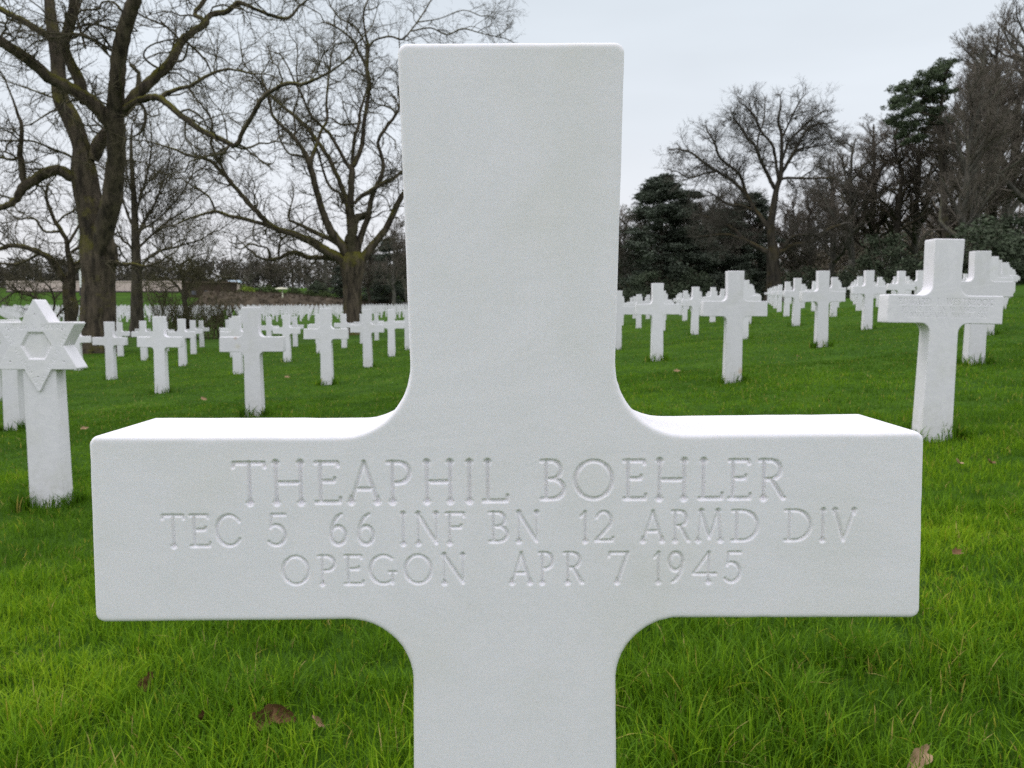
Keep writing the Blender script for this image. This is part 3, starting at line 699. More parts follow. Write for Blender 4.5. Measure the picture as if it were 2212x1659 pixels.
leaf(322, 1474, .026, M_LEAF, 'curled brown leaf standing in the grass under the left arm of the front cross', 1, .9, (R(55), R(-60), R(20)), .035)
leaf(438, 1552, .022, M_LEAF, 'narrow brown leaf upright in the grass left of the large crumpled leaf', 2, .8, (R(70), R(-70), R(0)), .03, .6)
leaf(578, 1548, .036, M_LEAF, 'large crumpled dark brown leaf left of the front cross shaft', 3, .7, (R(62), R(-20), R(15)), .03)
leaf(615, 1540, .028, M_LEAF, 'dark brown leaf leaning on the large crumpled leaf', 4, .9, (R(70), R(25), R(-10)), .035)
leaf(687, 1557, .016, M_LEAFP, 'small pinkish brown leaf between the crumpled leaf and the cross shaft', 5, .7, (R(60), R(50), R(0)), .03, .6)
leaf(1980, 1640, .026, M_LEAFP, 'pale pinkish tan leaf in the grass at the bottom right', 6, .6, (R(50), R(-30), R(30)), .045)
leaf(2065, 1195, .022, M_LEAF, 'reddish brown leaf right of the right arm end of the front cross', 7, .6, (R(30), R(0), R(30)), .04)
leaf(440, 862, .035, M_LEAFP, 'tan leaf on the lawn above the left arm of the front cross', 8, .7, (R(50), R(20), R(0)), .05)
leaf(182, 926, .03, M_LEAFP, 'pale leaf on the lawn just right of the star headstone', 9, .6, (R(40), R(0), R(40)), .05)
leaf(1462, 802, .035, M_LEAFP, 'pale leaf on the lawn between two crosses right of the front cross', 10, .6, (R(35), R(0), R(10)), .05)
leaf(1795, 740, .04, M_LEAFP, 'pale leaf on the lawn beyond the crosses at the right', 11, .6, (R(35), R(0), R(70)), .05)
leaf(2070, 1000, .03, M_LEAFP, 'small tan leaf on the lawn beneath the right-hand carved cross', 12, .6, (R(35), R(0), R(70)), .045)
leaf(1722, 770, .035, M_LEAFP, 'tiny pale leaf on the lawn left of the fourth cross', 13, .6, (R(35), R(0), R(70)), .05)
leaf(2140, 1000, .03, M_LEAF, 'brown leaf on the lawn near the right edge of the view', 14, .6, (R(25), R(0), R(70)), .045)
leaf(620, 815, .04, M_LEAFP, 'pale leaf on the lawn right of the rust-stained cross', 15, .6, (R(35), R(0), R(30)), .05)

# ------------------------------------------------------------------ trees
def tubes(pts, rad, k):
    """pts (n, m, 3), rad (n, m): n tubes of k sides"""
    n, m, _ = pts.shape
    T = np.gradient(pts, axis=1); T /= np.linalg.norm(T, axis=2, keepdims=True) + 1e-9
    md = T.mean(1); ref = np.where(np.abs(md[:, 2:3]) > 0.8, np.array([[1., 0, 0]]), np.array([[0, 0, 1.]]))[:, None, :]
    A = np.cross(T, ref); A /= np.linalg.norm(A, axis=2, keepdims=True) + 1e-9; B = np.cross(T, A)
    an = np.arange(k) * 2 * np.pi / k
    V = pts[:, :, None, :] + rad[:, :, None, None] * (np.cos(an)[None, None, :, None] * A[:, :, None, :] + np.sin(an)[None, None, :, None] * B[:, :, None, :])
    b = (np.arange(n) * m * k)[:, None, None]; r = (np.arange(m - 1) * k)[None, :, None]; i = np.arange(k)[None, None, :]; j = (np.arange(k) + 1)[None, None, :] % k
    q = np.stack([b + r + i, b + r + j, b + r + k + j, b + r + k + i], -1).reshape(-1, 4)
    return V.reshape(-1, 3), q
class MB:
    def __init__(s): s.V = []; s.L = []; s.C = []; s.n = 0
    def quads(s, V, q): s.V.append(V); s.L.append((q + s.n).ravel()); s.C.append(np.full(len(q), q.shape[1])); s.n += len(V)
    def tube(s, pts, rad, k): s.quads(*tubes(pts, rad, k))
    def mesh(s, name, mat, smooth=True): return mesh_np(name, np.concatenate(s.V), np.concatenate(s.L), np.concatenate(s.C), mat, smooth)
def unit(v): return v / (np.linalg.norm(v, axis=-1, keepdims=True) + 1e-9)
def growb(st, dr, ln, rd, m, crook, up, tip=0.25, rng=RNG):
    n = len(st); P = np.zeros((n, m, 3)); P[:, 0] = st; d = unit(dr); s = (ln / (m - 1))[:, None]
    for k in range(1, m):
        d = unit(d + rng.normal(0, crook, (n, 3)) + np.array([0, 0, up])); P[:, k] = P[:, k - 1] + d * s
    rad = rd[:, None] * np.linspace(1, tip, m)[None, :]
    return P, rad
def spawn(P, rad, ln, nch, t0, ang, lf, rf, rng=RNG, t1=1.0):
    n, m, _ = P.shape; idx = np.repeat(np.arange(n), nch); N_ = len(idx)
    t = rng.uniform(t0, t1, N_) * (m - 1); a = np.minimum(t.astype(int), m - 2); f = (t - a)[:, None]
    p0 = P[idx, a]; p1 = P[idx, a + 1]; st = p0 * (1 - f) + p1 * f; tg = unit(p1 - p0)
    rv = unit(np.cross(tg, rng.normal(0, 1, (N_, 3)))); an = rng.uniform(ang[0], ang[1], N_)[:, None]
    d = tg * np.cos(an) + rv * np.sin(an)
    r0 = (rad[idx, a] * (1 - f[:, 0]) + rad[idx, a + 1] * f[:, 0])
    L_ = ln[idx] * rng.uniform(lf[0], lf[1], N_) * (1.15 - 0.5 * t / (m - 1)); return st, d, L_, r0 * rf
def smooth_line(p, n):
    """Catmull-Rom through rows of p"""
    p = np.asarray(p, float); q = np.vstack([2 * p[0] - p[1], p, 2 * p[-1] - p[-2]]); out = []
    for i in range(1, len(q) - 2):
        for j in range(n):
            t = j / n; out.append(0.5 * ((2 * q[i]) + (-q[i - 1] + q[i + 1]) * t + (2 * q[i - 1] - 5 * q[i] + 4 * q[i + 1] - q[i + 2]) * t ** 2 + (-q[i - 1] + 3 * q[i] - 3 * q[i + 1] + q[i + 2]) * t ** 3))
    out.append(q[-2]); return np.array(out)

def traced_tree(name, limbs, Y0, label, cat, seed, lead=1.2, l1=2.2, dens=2.0, crook=0.30, bark=M_BARK, twig=M_TWIG, n2=6, n3=5, rt=0.012, group=None, minr=0.0, spread=0.45, up=0.05, wscale=1.0):
    rng = np.random.default_rng(seed); Pall = []; T = MB(); CR = MB(); root = None
    l_st, l_dr, l_ln, l_rd = [], [], [], []
    for li, lb in enumerate(limbs):
        px = np.array(lb, float)
        if li == 0: Ys = np.full(len(px), Y0); y_st = Y0
        else:
            d = [((q[:, :2] - px[0, :2]) ** 2).sum(1) for q, _ in Pall]; bi = min(range(len(d)), key=lambda i: d[i].min()); kk = d[bi].argmin(); y_st = Pall[bi][1][kk]
            if d[bi].min() < 40 ** 2:
                pass
            sl_ = rng.uniform(-spread, spread); arc_ = np.concatenate([[0], np.cumsum(np.hypot(*np.diff(px[:, :2], axis=0).T))]) / F * Y0
            Ys = y_st + sl_ * arc_
        w3 = np.array([W(u, v, Y) for (u, v, _), Y in zip(px, Ys)]); rr = px[:, 2] * 0.5 / F * Y0 * wscale
        pr = smooth_line(np.column_stack([px[:, :2], Ys]), 3); Pall.append((pr[:, :2], pr[:, 2]))
        full = smooth_line(np.column_stack([w3, rr]), 4 if li else 5); p = full[:, :3]; r_ = np.maximum(full[:, 3], 0.012)
        if li: p[1:-1] += rng.normal(0, 0.10, (len(p) - 2, 3)) * np.minimum(r_[1:-1], .12)[:, None]
        if li == 0:
            base_p = p[0].copy(); g0 = float(terrain(base_p[0], base_p[1]))
            p[0, 2] = g0 - 0.1; r_[0] *= 1.25; base_p[2] = g0
            kf = 72; full = smooth_line(np.column_stack([p, r_]), 4); p = full[:, :3]; r_ = full[:, 3]
            # fluted, slightly buttressed trunk
            V, q = tubes(p[None], r_[None], kf); an = np.tile(np.arange(kf) * 2 * np.pi / kf, len(p)); cidx = np.repeat(np.arange(len(p)), kf)
            cen = p[cidx]; hh = cen[:, 2]; fl = 1 + 0.05 * np.sin(3 * an + 1.0 + 0.5 * hh) + 0.035 * np.sin(7 * an + 0.8 * hh) + 0.035 * np.abs(np.sin(9.5 * an + 1.6 * np.sin(1.1 * hh) + .5 * hh)) * (1 + .6 * np.sin(3.1 * hh + 2 * an)) + 0.03 * np.sin(17 * an + 2.2 * np.sin(1.7 * hh + an) + .9 * hh) + rng.normal(0, .010, len(an)); V = cen + (V - cen) * fl[:, None]; T.quads(V, q)
        else: T.tube(p[None], r_[None], 12 if rr.max() > 0.15 else 7)
        # side branches
        seg = np.linalg.norm(np.diff(p, axis=0), axis=1); tot = seg.sum(); cs_ = np.concatenate([[0], np.cumsum(seg)])
        nb = rng.poisson(tot * dens) if li else 0
        t = rng.uniform(0.15, 1.0, nb) * tot
        if nb:
            for tt in t:
                a = min(np.searchsorted(cs_, tt) - 1, len(p) - 2); a = max(a, 0); f = (tt - cs_[a]) / (seg[a] + 1e-9)
                rloc = r_[a] * (1 - f) + r_[a + 1] * f
                tg = unit(p[a + 1] - p[a]); rv = unit(np.cross(tg, rng.normal(0, 1, 3))); an_ = rng.uniform(0.6, 1.3)
                l_st.append(p[a] * (1 - f) + p[a + 1] * f); l_dr.append(tg * math.cos(an_) + rv * math.sin(an_)); l_ln.append(l1 * rng.uniform(.45, 1.3)); l_rd.append(min(rloc * .55, rng.uniform(.018, .05)))
        # continuing leader
        l_st.append(p[-1]); l_dr.append(p[-1] - p[-3]); l_ln.append(l1 * lead); l_rd.append(r_[-1])
    st, dr, ln, rd = map(np.array, (l_st, l_dr, l_ln, l_rd))
    P1, R1 = growb(st, dr, ln, rd, 8, crook, up, .3, rng); CR.tube(P1, np.maximum(R1, rt * .8), 4)
    s2_, d2, L2, r2 = spawn(P1, R1, ln, n2, .12, (.5, 1.15), (.3, .62), .6, rng); P2, R2 = growb(s2_, d2, L2, np.clip(r2, rt, .03), 5, crook * .9, up * .8, .4, rng); CR.tube(P2, np.maximum(R2, rt * .6), 3)
    s3, d3, L3, r3 = spawn(P2, R2, L2, n3, .1, (.4, 1.0), (.35, .75), .7, rng); P3, R3 = growb(s3, d3, L3, np.clip(r3, rt * .5, rt), 4, crook * .8, up, .45, rng); CR.tube(P3, R3, 3)
    e = empty(name, tuple(base_p), label=label, cat=cat, group=group)
    tm = T.mesh('trunk', bark); cm_ = CR.mesh('crown', twig)
    for me_ in (tm, cm_):
        me_.transform(Matrix.Translation(-Vector(base_p)))
    link_mesh('trunk', tm, e); link_mesh('crown', cm_, e)
    return e

TREE1 = [
 [(213, 770, 84), (213, 735, 76), (214, 690, 68), (215, 640, 62), (215, 607, 61), (214, 570, 66), (212, 540, 66), (208, 505, 60), (203, 473, 60), (196, 445, 54), (187, 415, 50), (180, 360, 46), (176, 320, 34), (163, 280, 34), (150, 250, 34), (132, 215, 31), (126, 170, 27), (124, 130, 26), (116, 75, 24), (109, 30, 20), (107, 0, 18), (104, -60, 14)],
 [(214, 600, 20), (216, 550, 30), (224, 505, 38), (240, 440, 40), (246, 400, 38), (250, 345, 34), (252, 290, 34), (246, 250, 32), (250, 222, 31), (253, 175, 29), (258, 120, 28), (267, 70, 27), (281, 25, 25), (292, -10, 24), (300, -70, 18)],
 [(200, 345, 24), (215, 310, 28), (236, 283, 26), (250, 268, 24)],
 [(250, 285, 26), (236, 262, 30), (213, 236, 28), (187, 212, 26), (150, 190, 24), (112, 172, 22), (85, 148, 21), (50, 120, 20), (0, 88, 18), (-50, 58, 14)],
 [(255, 245, 18), (272, 232, 20), (295, 205, 22), (325, 175, 20), (355, 150, 20), (376, 120, 18), (393, 88, 16), (420, 67, 14), (443, 52, 14), (447, 40, 12), (458, 31, 11), (490, 25, 11), (505, 12, 9), (515, 5, 9), (530, 10, 8), (555, 21, 7), (581, 32, 7), (613, 40, 7), (631, 33, 6), (644, 16, 5), (663, 0, 4)],
 [(443, 52, 9), (435, 40, 9), (420, 32, 8), (428, 18, 9), (442, 0, 9), (450, -20, 7)],
 [(258, 242, 10), (280, 228, 13), (300, 218, 13), (325, 210, 13), (345, 213, 13), (370, 232, 12), (400, 257, 12), (437, 283, 11), (475, 300, 10), (500, 313, 9), (515, 309, 9), (522, 290, 8), (544, 251, 8), (560, 222, 8), (576, 204, 7), (598, 190, 7), (621, 180, 7), (652, 182, 6), (679, 172, 5), (713, 156, 4)],
 [(345, 212, 8), (372, 196, 8), (412, 185, 7), (450, 162, 6), (487, 150, 5), (512, 152, 4), (550, 160, 3)],
 [(180, 385, 20), (155, 382, 24), (136, 370, 23), (120, 368, 22), (95, 376, 22), (70, 392, 21), (52, 404, 20), (38, 425, 16), (22, 441, 13), (0, 449, 12), (-35, 458, 10)],
 [(56, 400, 14), (48, 380, 14), (47, 352, 13), (43, 332, 11), (46, 300, 9), (47, 275, 8), (38, 245, 6), (28, 215, 4)],
 [(44, 340, 7), (25, 345, 6), (8, 341, 5), (-15, 338, 4)],
 [(112, 85, 14), (92, 70, 15), (75, 60, 14), (50, 45, 13), (20, 30, 12), (0, 20, 12), (-30, 8, 9)],
 [(185, 222, 22), (178, 200, 22), (168, 165, 21), (150, 132, 18), (140, 100, 18), (150, 55, 19), (160, 15, 18), (166, -20, 16)],
 [(112, 210, 4), (85, 200, 4), (62, 192, 3), (12, 175, 2)],
 [(168, 347, 6), (142, 333, 5), (120, 325, 5), (85, 310, 4), (62, 304, 4), (0, 305, 3)],
 [(130, 235, 5), (108, 243, 4), (88, 255, 3), (68, 268, 3), (50, 272, 2)],
 [(254, 69, 5), (232, 60, 5), (212, 54, 4), (190, 52, 4), (165, 60, 4)],
 [(242, 127, 4), (215, 100, 4), (187, 77, 4), (155, 72, 4)],
 [(302, 222, 7), (312, 236, 6), (314, 255, 6), (310, 278, 5), (295, 292, 4)],
 [(185, 105, 4), (168, 30, 4), (210, 20, 4), (222, 5, 3), (245, 5, 4), (262, 22, 5)],
 [(345, 150, 5), (322, 135, 4), (311, 122, 4), (314, 108, 3), (330, 96, 3), (355, 88, 3)],
 [(400, 88, 5), (425, 110, 5), (447, 135, 4), (455, 155, 3)],
 [(232, 505, 10), (238, 525, 20), (241, 545, 25), (240, 568, 24), (236, 600, 14)],
 [(244, 562, 9), (265, 572, 8), (285, 570, 7), (310, 575, 6), (330, 570, 4)],
]
def tv(u, v, d=0): return u, v
traced_tree('bare_tree', TREE1, 28.0, 'largest bare tree at the left with a thick rugged trunk and mossy forked limbs', 'tree', 101, l1=2.2, dens=1.9, crook=.40, n2=8, n3=5, rt=0.0085)

TREE2 = [
 [(762, 712, 42), (762, 687, 37), (762, 650, 36), (762, 613, 38), (763, 585, 48), (763, 565, 50), (762, 545, 36)],
 [(750, 578, 22), (735, 562, 16), (712, 556, 13), (690, 556, 10), (664, 556, 10), (645, 547, 10), (624, 547, 9), (603, 558, 8), (582, 561, 7)],
 [(582, 561, 5), (582, 545, 7), (576, 535, 4), (560, 532, 4), (540, 527, 4), (520, 538, 3), (500, 530, 2)],
 [(602, 555, 5), (603, 535, 5), (606, 520, 4), (620, 506, 4)],
 [(752, 572, 26), (725, 553, 22), (703, 541, 20), (664, 517, 16), (624, 502, 13), (597, 494, 12), (576, 480, 12), (560, 463, 11), (545, 448, 10), (528, 428, 10), (515, 413, 9), (498, 392, 8), (480, 373, 8), (458, 350, 7), (435, 341, 6), (405, 335, 5), (375, 322, 4), (330, 308, 3)],
 [(590, 492, 8), (560, 482, 8), (530, 474, 8), (494, 466, 7), (470, 457, 7), (452, 459, 6), (430, 466, 5), (406, 473, 4), (375, 487, 3)],
 [(464, 455, 5), (458, 437, 4), (446, 420, 4), (413, 400, 3), (391, 384, 3)],
 [(515, 413, 6), (497, 395, 6), (485, 372, 6), (458, 318, 5), (457, 290, 5), (458, 262, 4), (440, 232, 4), (425, 215, 3), (408, 190, 3)],
 [(754, 560, 24), (738, 530, 20), (715, 500, 18), (702, 470, 15), (693, 445, 14), (685, 415, 13), (678, 388, 13), (668, 352, 12), (655, 325, 9), (637, 299, 8), (607, 270, 7), (588, 248, 6), (583, 220, 5), (578, 200, 5), (573, 190, 4), (547, 159, 3)],
 [(668, 352, 8), (676, 335, 8), (685, 310, 7), (695, 280, 6), (707, 259, 6), (705, 225, 5), (711, 159, 4), (716, 114, 3)],
 [(730, 528, 10), (712, 515, 11), (693, 508, 10), (664, 494, 9), (640, 482, 6)],
 [(765, 545, 20), (757, 500, 15), (754, 465, 14), (748, 436, 12), (738, 405, 11), (727, 378, 10), (715, 350, 10), (705, 333, 9), (684, 304, 9), (652, 264, 8), (621, 238, 7), (584, 206, 5), (565, 170, 4)],
 [(742, 440, 7), (732, 415, 6), (722, 412, 6), (707, 393, 6), (696, 360, 5), (689, 335, 5), (682, 317, 4)],
 [(766, 540, 18), (760, 480, 15), (758, 438, 14), (759, 397, 14), (760, 368, 13), (748, 352, 8), (732, 323, 7), (713, 291, 7), (697, 275, 6), (673, 251, 6), (660, 225, 5), (652, 205, 5), (638, 180, 4), (625, 150, 3)],
 [(761, 365, 9), (762, 335, 8), (766, 300, 7), (776, 264, 7), (778, 240, 6), (786, 215, 5), (790, 200, 4)],
 [(762, 360, 10), (769, 350, 10), (782, 312, 10), (787, 264, 9), (792, 235, 8), (797, 195, 9), (798, 175, 9), (793, 151, 8), (795, 106, 7), (790, 74, 5), (785, 40, 4), (787, 21, 4), (795, 0, 3)],
 [(794, 150, 7), (785, 130, 6), (774, 112, 5), (769, 95, 5), (748, 74, 4), (724, 58, 4), (700, 48, 3)],
 [(796, 102, 5), (808, 88, 4), (824, 82, 4), (845, 79, 4), (869, 85, 4), (885, 69, 3), (901, 48, 3), (920, 20, 3)],
 [(885, 68, 3), (930, 60, 3), (965, 75, 3), (1000, 62, 3), (1040, 72, 2), (1075, 80, 2)],
 [(901, 48, 3), (950, 40, 2), (1000, 22, 2), (1040, 35, 2)],
 [(795, 110, 4), (770, 60, 4), (735, 40, 3), (715, 15, 3)],
 [(770, 545, 20), (780, 510, 14), (795, 470, 12), (800, 438, 11), (810, 408, 10), (824, 381, 9), (827, 349, 8), (816, 309, 7), (832, 278, 7), (853, 251, 6), (864, 225, 5), (862, 190, 4), (870, 150, 3)],
 [(775, 572, 24), (785, 555, 20), (809, 525, 17), (833, 494, 14), (850, 460, 13), (868, 425, 12), (890, 395, 11), (920, 350, 8), (950, 300, 6), (970, 240, 4)],
 [(765, 440, 7), (780, 424, 9), (795, 416, 10), (811, 405, 9), (843, 389, 8), (869, 370, 6), (900, 345, 5), (940, 300, 4)],
 [(855, 250, 5), (850, 238, 4), (835, 230, 4), (815, 225, 3), (803, 215, 3)],
 [(780, 265, 4), (740, 270, 4), (715, 255, 3), (700, 260, 3)],
 [(663, 340, 5), (640, 335, 5), (622, 330, 4), (605, 300, 4), (600, 270, 3)],
 [(636, 300, 4), (638, 270, 4), (634, 240, 4), (645, 205, 3), (640, 150, 3)],
]
traced_tree('bare_tree', TREE2, 42.0, 'wide bare tree with a short trunk and spreading mossy limbs left of the front cross', 'tree', 202, l1=2.4, dens=2.2, crook=.38, n2=8, n3=5, rt=0.010, group='bare trees on the lawn', spread=.35)

TREE3 = [
 [(297, 712, 30), (297, 680, 25), (296, 620, 21), (294, 560, 18), (292, 500, 15), (290, 440, 12), (286, 380, 9), (283, 320, 6), (285, 270, 3)],
 [(300, 590, 6), (318, 560, 6), (346, 542, 6), (375, 535, 5), (402, 527, 4), (435, 518, 3)],
 [(295, 520, 7), (310, 480, 6), (335, 440, 5), (350, 400, 4), (365, 350, 3)],
 [(293, 500, 6), (275, 460, 5), (262, 420, 4), (255, 370, 3)],
 [(295, 540, 6), (325, 510, 5), (360, 480, 4), (400, 455, 3)],
 [(292, 470, 6), (305, 420, 5), (320, 370, 4), (328, 310, 3)],
 [(290, 430, 5), (275, 380, 4), (270, 320, 3)],
 [(296, 560, 6), (280, 530, 5), (265, 520, 4), (255, 500, 3)],
 [(297, 575, 5), (330, 575, 4), (370, 580, 3), (410, 560, 3)],
 [(300, 500, 5), (345, 470, 4), (390, 420, 3), (415, 380, 3)],
]
traced_tree('bare_tree', TREE3, 47.0, 'slim upright bare tree with fine twigs just right of the largest tree', 'tree', 303, l1=2.6, dens=3.4, crook=.2, n2=8, n3=6, rt=0.011, bark=M_BARKD, group='bare trees on the lawn', up=.14)
TREE4 = [
 [(152, 706, 26), (153, 690, 23), (155, 665, 27), (150, 640, 24), (150, 618, 24), (150, 600, 20)],
 [(148, 625, 15), (140, 607, 13), (127, 588, 13), (112, 563, 12), (89, 547, 11), (54, 534, 10), (22, 531, 9), (0, 538, 8), (-30, 548, 6)],
 [(88, 548, 6), (70, 556, 6), (58, 563, 5), (36, 571, 5), (7, 569, 4)],
 [(154, 625, 16), (156, 600, 15), (153, 570, 13), (146, 540, 10), (143, 518, 9), (130, 495, 9), (120, 480, 8), (112, 462, 7), (100, 429, 6), (103, 400, 4)],
 [(128, 500, 6), (110, 501, 5), (96, 500, 5), (85, 487, 5), (78, 475, 4), (60, 471, 4), (40, 473, 3), (13, 453, 2)],
 [(122, 482, 5), (130, 475, 4), (138, 467, 4), (163, 453, 4)],
 [(148, 525, 6), (160, 505, 6), (170, 488, 5), (185, 460, 4)],
 [(156, 575, 7), (170, 566, 7), (185, 560, 6), (205, 555, 5)],
 [(155, 545, 6), (175, 530, 7), (190, 527, 6)],
]
traced_tree('bare_tree', TREE4, 40.0, 'small gnarled mossy tree with low twisting limbs left of the largest trunk', 'tree', 404, l1=1.9, dens=2.6, crook=.36, n2=6, n3=5, rt=0.011, group='bare trees on the lawn')
TREE6 = [
 [(122, 712, 9), (118, 690, 8), (106, 672, 7), (92, 655, 6), (70, 640, 5)],
 [(92, 655, 5), (60, 632, 4), (35, 630, 4), (10, 645, 3), (-10, 660, 3)],
 [(112, 680, 5), (118, 655, 4), (110, 625, 4), (90, 605, 3)],
 [(118, 690, 5), (140, 665, 4), (170, 650, 3), (190, 640, 3)],
 [(80, 645, 4), (60, 610, 3), (30, 600, 2)],
]
traced_tree('bare_bush', TREE6, 38.0, 'low dark gnarled bush with arching branches behind the star headstone', 'bush', 505, l1=1.2, dens=5.0, crook=.4, n2=5, n3=4, rt=0.010, bark=M_BARKD, group='bare bushes before the far plot', up=.0)
TREE7 = [
 [(407, 715, 13), (405, 690, 12), (402, 665, 10), (398, 645, 9), (396, 625, 7)],
 [(400, 650, 6), (412, 625, 5), (430, 600, 4), (455, 590, 3), (480, 600, 3)],
 [(398, 640, 6), (380, 615, 5), (360, 600, 4), (335, 605, 3)],
 [(397, 625, 6), (395, 595, 5), (380, 570, 4), (360, 555, 3)],
 [(398, 635, 5), (420, 600, 4), (440, 570, 3), (450, 545, 2)],
 [(385, 618, 4), (365, 622, 3), (350, 640, 3)],
]
traced_tree('small_tree', TREE7, 44.0, 'small crooked brown tree rising from the shrubs behind the crosses', 'tree', 606, l1=1.9, dens=4.5, crook=.34, n2=7, n3=6, rt=0.011, bark=M_BARKD, twig=M_TWIGO, group='bare bushes before the far plot')
OAK = [
 [(1672, 640, 30), (1671, 605, 23), (1670, 575, 20), (1670, 550, 21), (1669, 530, 15), (1665, 492, 13), (1671, 447, 11), (1677, 409, 9), (1686, 379, 8), (1688, 343, 6), (1688, 290, 5), (1681, 262, 4), (1686, 232, 3), (1686, 212, 2)],
 [(1666, 550, 10), (1655, 544, 10), (1632, 531, 9), (1608, 519, 8), (1584, 495, 7), (1560, 483, 6), (1531, 471, 5), (1510, 465, 4)],
 [(1608, 519, 5), (1575, 508, 5), (1545, 508, 4), (1510, 512, 3)],
 [(1676, 550, 10), (1690, 543, 10), (1712, 531, 9), (1748, 525, 8), (1775, 510, 7), (1793, 495, 7), (1815, 487, 6)],
 [(1690, 543, 6), (1700, 525, 6), (1718, 510, 5), (1757, 507, 4)],
 [(1665, 500, 9), (1650, 478, 9), (1632, 456, 8), (1621, 437, 7), (1611, 420, 7), (1596, 403, 6), (1578, 388, 6), (1549, 370, 5), (1525, 355, 5), (1495, 331, 4), (1465, 322, 3)],
 [(1677, 412, 7), (1665, 392, 7), (1656, 373, 6), (1641, 343, 6), (1632, 316, 5), (1614, 298, 5), (1602, 278, 4), (1584, 254, 3)],
 [(1614, 424, 6), (1606, 400, 6), (1600, 380, 5), (1584, 364, 5), (1555, 340, 5), (1543, 307, 4), (1528, 284, 3)],
 [(1682, 392, 6), (1676, 350, 5), (1668, 313, 5), (1644, 284, 4), (1632, 254, 4), (1614, 233, 3)],
 [(1686, 379, 6), (1703, 349, 6), (1714, 330, 5), (1724, 313, 5), (1748, 275, 4), (1781, 266, 3)],
 [(1680, 395, 5), (1694, 385, 5), (1733, 385, 4), (1805, 385, 3)],
 [(1690, 345, 4), (1705, 305, 4), (1730, 280, 4), (1755, 255, 3), (1780, 240, 2)],
 [(1700, 355, 4), (1722, 325, 4), (1750, 318, 3), (1790, 312, 2)],
 [(1632, 456, 5), (1600, 445, 5), (1570, 440, 4), (1540, 420, 3)],
 [(1688, 300, 4), (1700, 275, 3), (1716, 240, 3), (1730, 215, 2)],
 [(1636, 330, 4), (1638, 295, 3), (1650, 260, 3), (1652, 225, 2)],
 [(1549, 370, 4), (1520, 375, 3), (1490, 385, 3), (1462, 370, 2)],
]
traced_tree('bare_oak', OAK, 66.0, 'broad bare oak with a rounded crown standing before the wood on the right', 'tree', 707, l1=2.3, lead=.45, dens=4.2, crook=.22, n2=9, n3=8, rt=0.012, wscale=1.2, bark=M_WOODB, twig=M_OAKT, group='bare trees on the lawn', up=.02)

# --------------------------------------------------- procedural trees of the wood
def wood_tree(seed, H, nl, wide, tw=(8, 5), rt=.012, up=.16, lowest=.3, limb=.62, bark=None, el0=.25):
    rng = np.random.default_rng(seed); T = MB(); CR = MB()
    m = 12; z = np.linspace(0, H * .95, m); p = np.stack([np.cumsum(rng.normal(0, H * .008, m)), np.cumsum(rng.normal(0, H * .008, m)), z], 1); p[0, :2] = 0
    rb = H * .017; r = rb * np.linspace(1, .12, m) ** 0.9; r[0] *= 1.35; p[0, 2] = -.3; T.tube(p[None], r[None], 9)
    t = rng.uniform(lowest, .97, nl); idx = (t * (m - 1)); a = idx.astype(int); f = (idx - a)[:, None]; a = np.minimum(a, m - 2)
    st = p[a] * (1 - f) + p[a + 1] * f; az = rng.uniform(0, 2 * np.pi, nl); el = rng.uniform(el0, 1.05, nl)
    dr = np.stack([np.cos(az) * np.cos(el), np.sin(az) * np.cos(el), np.sin(el)], 1); ln = H * wide * (1.15 - .75 * t) * rng.uniform(.7, 1.2, nl)
    rd = np.maximum(r[a] * limb, .04); P1, R1 = growb(st, dr, ln, rd, 9, .17, up * .6, .2, rng); T.tube(P1, R1, 5)
    s, d, L_, q = spawn(P1, R1, ln, tw[0], .2, (.4, 1.0), (.3, .6), .65, rng); P2, R2 = growb(s, d, L_, np.clip(q, rt, .08), 6, .2, up * .6, .3, rng); CR.tube(P2, np.maximum(R2, rt * .8), 3)
    s, d, L_, q = spawn(P2, R2, L_, tw[0] - 1, .15, (.4, 1.0), (.3, .62), .65, rng); P3, R3 = growb(s, d, L_, np.clip(q, rt * .7, rt * 1.3), 4, .2, up * .6, .5, rng); CR.tube(P3, R3, 3)
    s, d, L_, q = spawn(P3, R3, L_, tw[1], .1, (.3, .9), (.4, .8), .8, rng); P4, R4 = growb(s, d, L_, np.clip(q, rt * .5, rt * .8), 3, .2, up * .6, .5, rng); CR.tube(P4, R4, 3)
    return T.mesh('trunk', bark or M_WOODB), CR.mesh('crown', M_TWIGD)
def leafclumps(rng, cen, nper, rad, size, flat=0.6):
    """many small leaf-sized triangles scattered round clump centres"""
    n = len(cen) * nper; c = np.repeat(cen, nper, 0); rr = np.repeat(rad, nper) if np.ndim(rad) else rad
    o = unit(rng.normal(0, 1, (n, 3))) * (rng.random(n) ** .5 * rr)[:, None] * np.array([1, 1, flat]); c = c + o
    a = unit(rng.normal(0, 1, (n, 3))); b = unit(np.cross(a, rng.normal(0, 1, (n, 3)))); s = (size * rng.uniform(.5, 1.4, n))[:, None]
    V = np.stack([c - a * s, c + a * s * .6 + b * s * .5, c + a * s * .6 - b * s * .5], 1).reshape(-1, 3)
    q = np.arange(3 * n).reshape(-1, 3); return V, q
